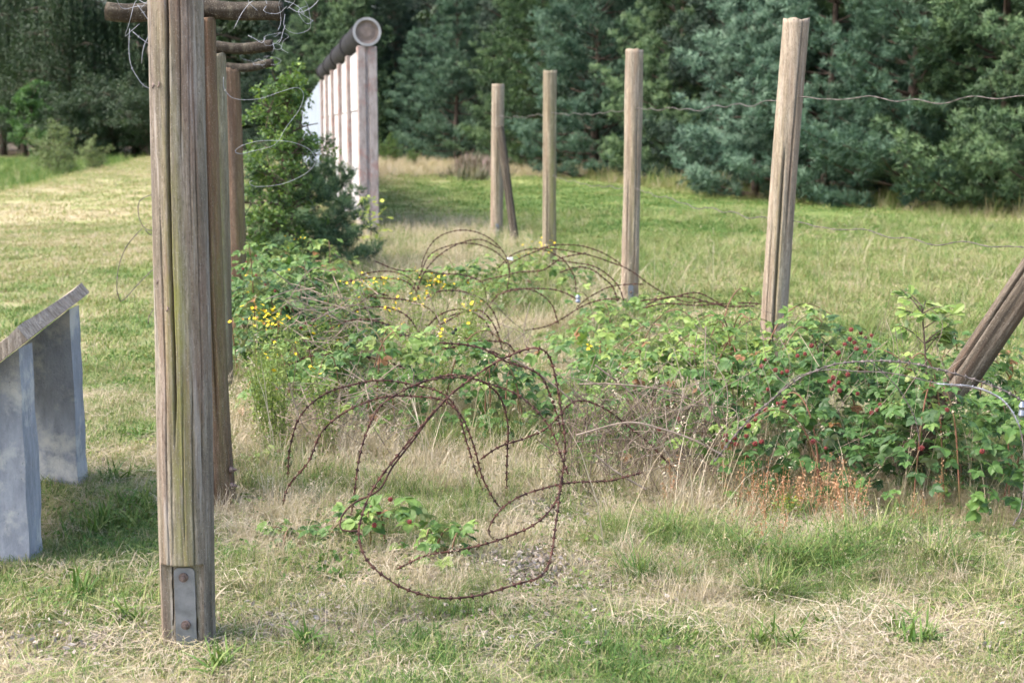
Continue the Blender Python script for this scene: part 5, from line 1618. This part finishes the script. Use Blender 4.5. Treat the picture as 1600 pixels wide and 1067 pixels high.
for pts_, dd in [
    ([(-120, -30), (-40, -20), (40, -5), (120, 20), (200, 55), (260, 100), (330, 140), (400, 165), (470, 160)], 11.4),
    ([(-90, 15), (0, 25), (60, 35), (110, 65), (150, 105), (170, 160)], 11.0),
    ([(-60, 60), (10, 40), (60, 50), (100, 80), (130, 110), (150, 160)], 10.6),
    ([(0, 185), (60, 140), (120, 110), (200, 100), (240, 100)], 11.2),
    ([(240, 185), (330, 170), (430, 175), (520, 170), (600, 168), (680, 172)], 9.2),
    ([(250, 175), (320, 150), (400, 145), (470, 165), (560, 180), (640, 178)], 9.6),
    ([(230, 160), (330, 150), (420, 130), (480, 150), (540, 190)], 10.0)]:
    strand(coil4, o4, zz(pts_, dd, *K7), .0040, 'rust', .045, .014)
coil5 = thing('barbed_wire_coil', 'grey barbed wire arc sweeping over the berry bush', 'barbed wire', gnd(1400, 870))
o5 = np.array(coil5.location)
strand(coil5, o5, zz([(490, 740), (540, 680), (610, 590), (700, 510), (790, 440), (880, 400), (970, 380), (1080, 373), (1180, 380), (1300, 405), (1420, 440), (1530, 480), (1600, 520)], lambda t, px, py: 5.75 - .35 * t, *K7), .0031, 'greywire')
strand(coil5, o5, zz([(720, 490), (800, 430), (900, 405), (1000, 410), (1100, 415), (1200, 430), (1300, 458), (1420, 470), (1500, 500), (1550, 545), (1585, 610), (1600, 700), (1600, 800), (1590, 900), (1560, 960)], lambda t, px, py: 5.65 - .55 * t, *K7), .0021, 'greywire', bl=.009)
strand(coil5, o5, zz([(1290, 456), (1420, 468), (1500, 498), (1550, 543), (1586, 610)], lambda t, px, py: 5.27 - .11 * t, *K7), .0024, 'silver', bl=.009)
strand(coil5, o5, zz([(1080, 400), (1150, 470), (1190, 540), (1215, 600), (1228, 680)], 5.45, *K7), .0020, 'greywire', bl=.009)

# the two straight strands of the right fence
fw = []
for nm, z, lb, sag in (('upper', 1.765, 'upper barbed wire strand strung along the plain fence posts', .03), ('lower', 1.09, 'lower barbed wire strand strung along the plain fence posts', .035)):
    t = thing('barbed_wire_strand', lb, 'barbed wire', (1.58, 7.9, z))
    o = np.array(t.location)
    ys = np.array([5.92, 7.9, 12.3, 15.8, 20.3]); xs = np.array([2.67, 1.56, 1.055, .425, -.2]) ; 
    if nm == 'lower': ys = ys[:4]; xs = xs[:4]
    P = []
    for i in range(len(ys) - 1):
        u = np.linspace(0, 1, 40, endpoint=False)
        x = xs[i] + (xs[i + 1] - xs[i]) * u; y = ys[i] + (ys[i + 1] - ys[i]) * u
        zc = z - sag * np.sin(u * math.pi) + .009 * np.sin(u * 19 + i) * (u * (1 - u) * 4) + .010 * np.sin(u * 43 + 2 * i) * (u * (1 - u) * 4)
        P.append(np.stack([x, y - .085, zc], -1))
    strand(t, o, np.vstack(P), .0024, 'greywire', .11, .010, wob=.006)

# loose bright wires on the left posts
def wires(label, lst, d, r=.0018, mat='silver', barb=True, sp=.09, K=(0, 0, 1), base=None):
    P = [zz(p, d, *K) for p in lst]
    o = P[0][0].copy()
    t = thing('loose_wire', label, 'wire', o)
    for p in P: strand(t, o, p, r, mat, sp, .008, barbs=barb, wob=.002, twist=False)
    return t
Z1 = (180, 0, .2156); Z6 = (180, 200, .2812)
wires('long curl of bright wire hanging from the greenish post before the saplings', [[(785, 560), (790, 640), (840, 705), (920, 725), (1050, 715), (1200, 665), (1320, 635), (1365, 690), (1330, 800), (1240, 920), (1180, 1020), (1120, 1066), (1000, 1095), (905, 1115), (868, 1100), (880, 1080), (930, 1050), (1040, 1022), (1160, 1020), (1290, 1032), (1400, 1080), (1450, 1145), (1440, 1200), (1380, 1260), (1260, 1320), (1150, 1345), (1020, 1350), (970, 1325), (990, 1312)]], 8.35, .0014, barb=True, sp=.14, K=Z1)
wires('dark barbed wire end sticking out left of the algae-streaked post', [[(240, 365), (210, 370), (150, 395), (130, 430), (135, 500), (165, 560), (212, 572), (235, 575)], [(165, 565), (190, 590), (212, 600), (240, 605)], [(150, 560), (120, 590), (60, 670), (20, 780), (8, 900), (30, 965)], [(30, 965), (60, 945), (120, 880), (215, 785), (240, 770)], [(212, 1010), (190, 1050), (185, 1090)]], 4.32, .0013, 'greywire', True, .05, Z6)
wires('thin bright wire drooping from the crossbar left of the thick post', [[(215, 8), (224, 20), (232, 32), (240, 42)], [(203, 45), (202, 80), (206, 105), (214, 120), (224, 134), (240, 141)], [(208, 50), (222, 62), (238, 72), (245, 74)], [(242, 48), (230, 62), (224, 80), (222, 100)]], 4.5, .0013, 'silver', True, .05)
def tangle(label, c, r, n, L):
    t = thing('wire_tangle', label, 'wire', c)
    for q in range(n):
        p = rng.normal(0, r * .5, 3); P = [p]
        dr = norm(rng.normal(size=3))
        for k in range(6):
            dr = norm(dr + rng.normal(0, .8, 3) - P[-1] * 1.2 / r * .3); P.append(P[-1] + dr * L / 6)
        strand(t, np.zeros(3), catmull(P, 6), .0010, 'silver', .06, .006, wob=0, twist=False)
    return t
tangle('crumpled bright wire on the left end of the nearest crossbar', at(222, 4, 5.82), .05, 5, .3)
tangle('bright barbed wire knotted round the right end of the nearest crossbar', at(452, 14, 5.80), .055, 4, .34)
tangle('bright wire wrapped on the second crossbar', at(432, 62, 8.38), .06, 3, .3)
tangle('bright wire wrapped on the third crossbar', at(425, 98, 10.8), .06, 3, .3)
wires('curved bright barbed wire springing off the nearest crossbar', [[(452, 12), (468, 20), (485, 14), (497, 3), (502, -8)], [(445, 2), (458, 6), (470, 14), (475, 22)], [(446, 40), (442, 52), (440, 62), (436, 68)], [(395, 2), (388, 8), (378, 22), (372, 34), (366, 46)], [(388, 56), (400, 62), (410, 68), (415, 60)]], 5.75, .0014, 'silver', True, .035)

# small scraps
sc_ = at(797, 405, 12.2)
mb = MB(); box(mb, (0, 0, 0), (.055, .03, .012), Matrix.Rotation(.3, 3, 'Y'), bev=.004); box(mb, (.01, -.004, .010), (.03, .022, .010), Matrix.Rotation(-.2, 3, 'X'), bev=.003)
tag(mb.build('paper_scrap', M['litterwhite'], None, loc=tuple(sc_)), 'small white scrap caught in the far bramble', 'scrap')
it = at(903, 467, 10.6)
mb = MB(); tube(mb, [[0, 0, -.03], [0, 0, -.02], [0, 0, .0], [0, 0, .012], [0, 0, .03]], [.012, .02, .014, .02, .01], 12)
tag(mb.build('insulator', M['zinc'], None, loc=tuple(it)), 'small grey insulator hanging on the rusty coil', 'insulator')
it = at(1597, 640, 5.17)
mb = MB(); tube(mb, [[0, 0, -.03], [0, 0, -.02], [0, 0, .0], [0, 0, .012], [0, 0, .03]], [.008, .014, .010, .014, .007], 12)
tag(mb.build('insulator', M['zinc'], None, loc=tuple(it)), 'small blue-grey clamp on the bright wire arc', 'clamp')
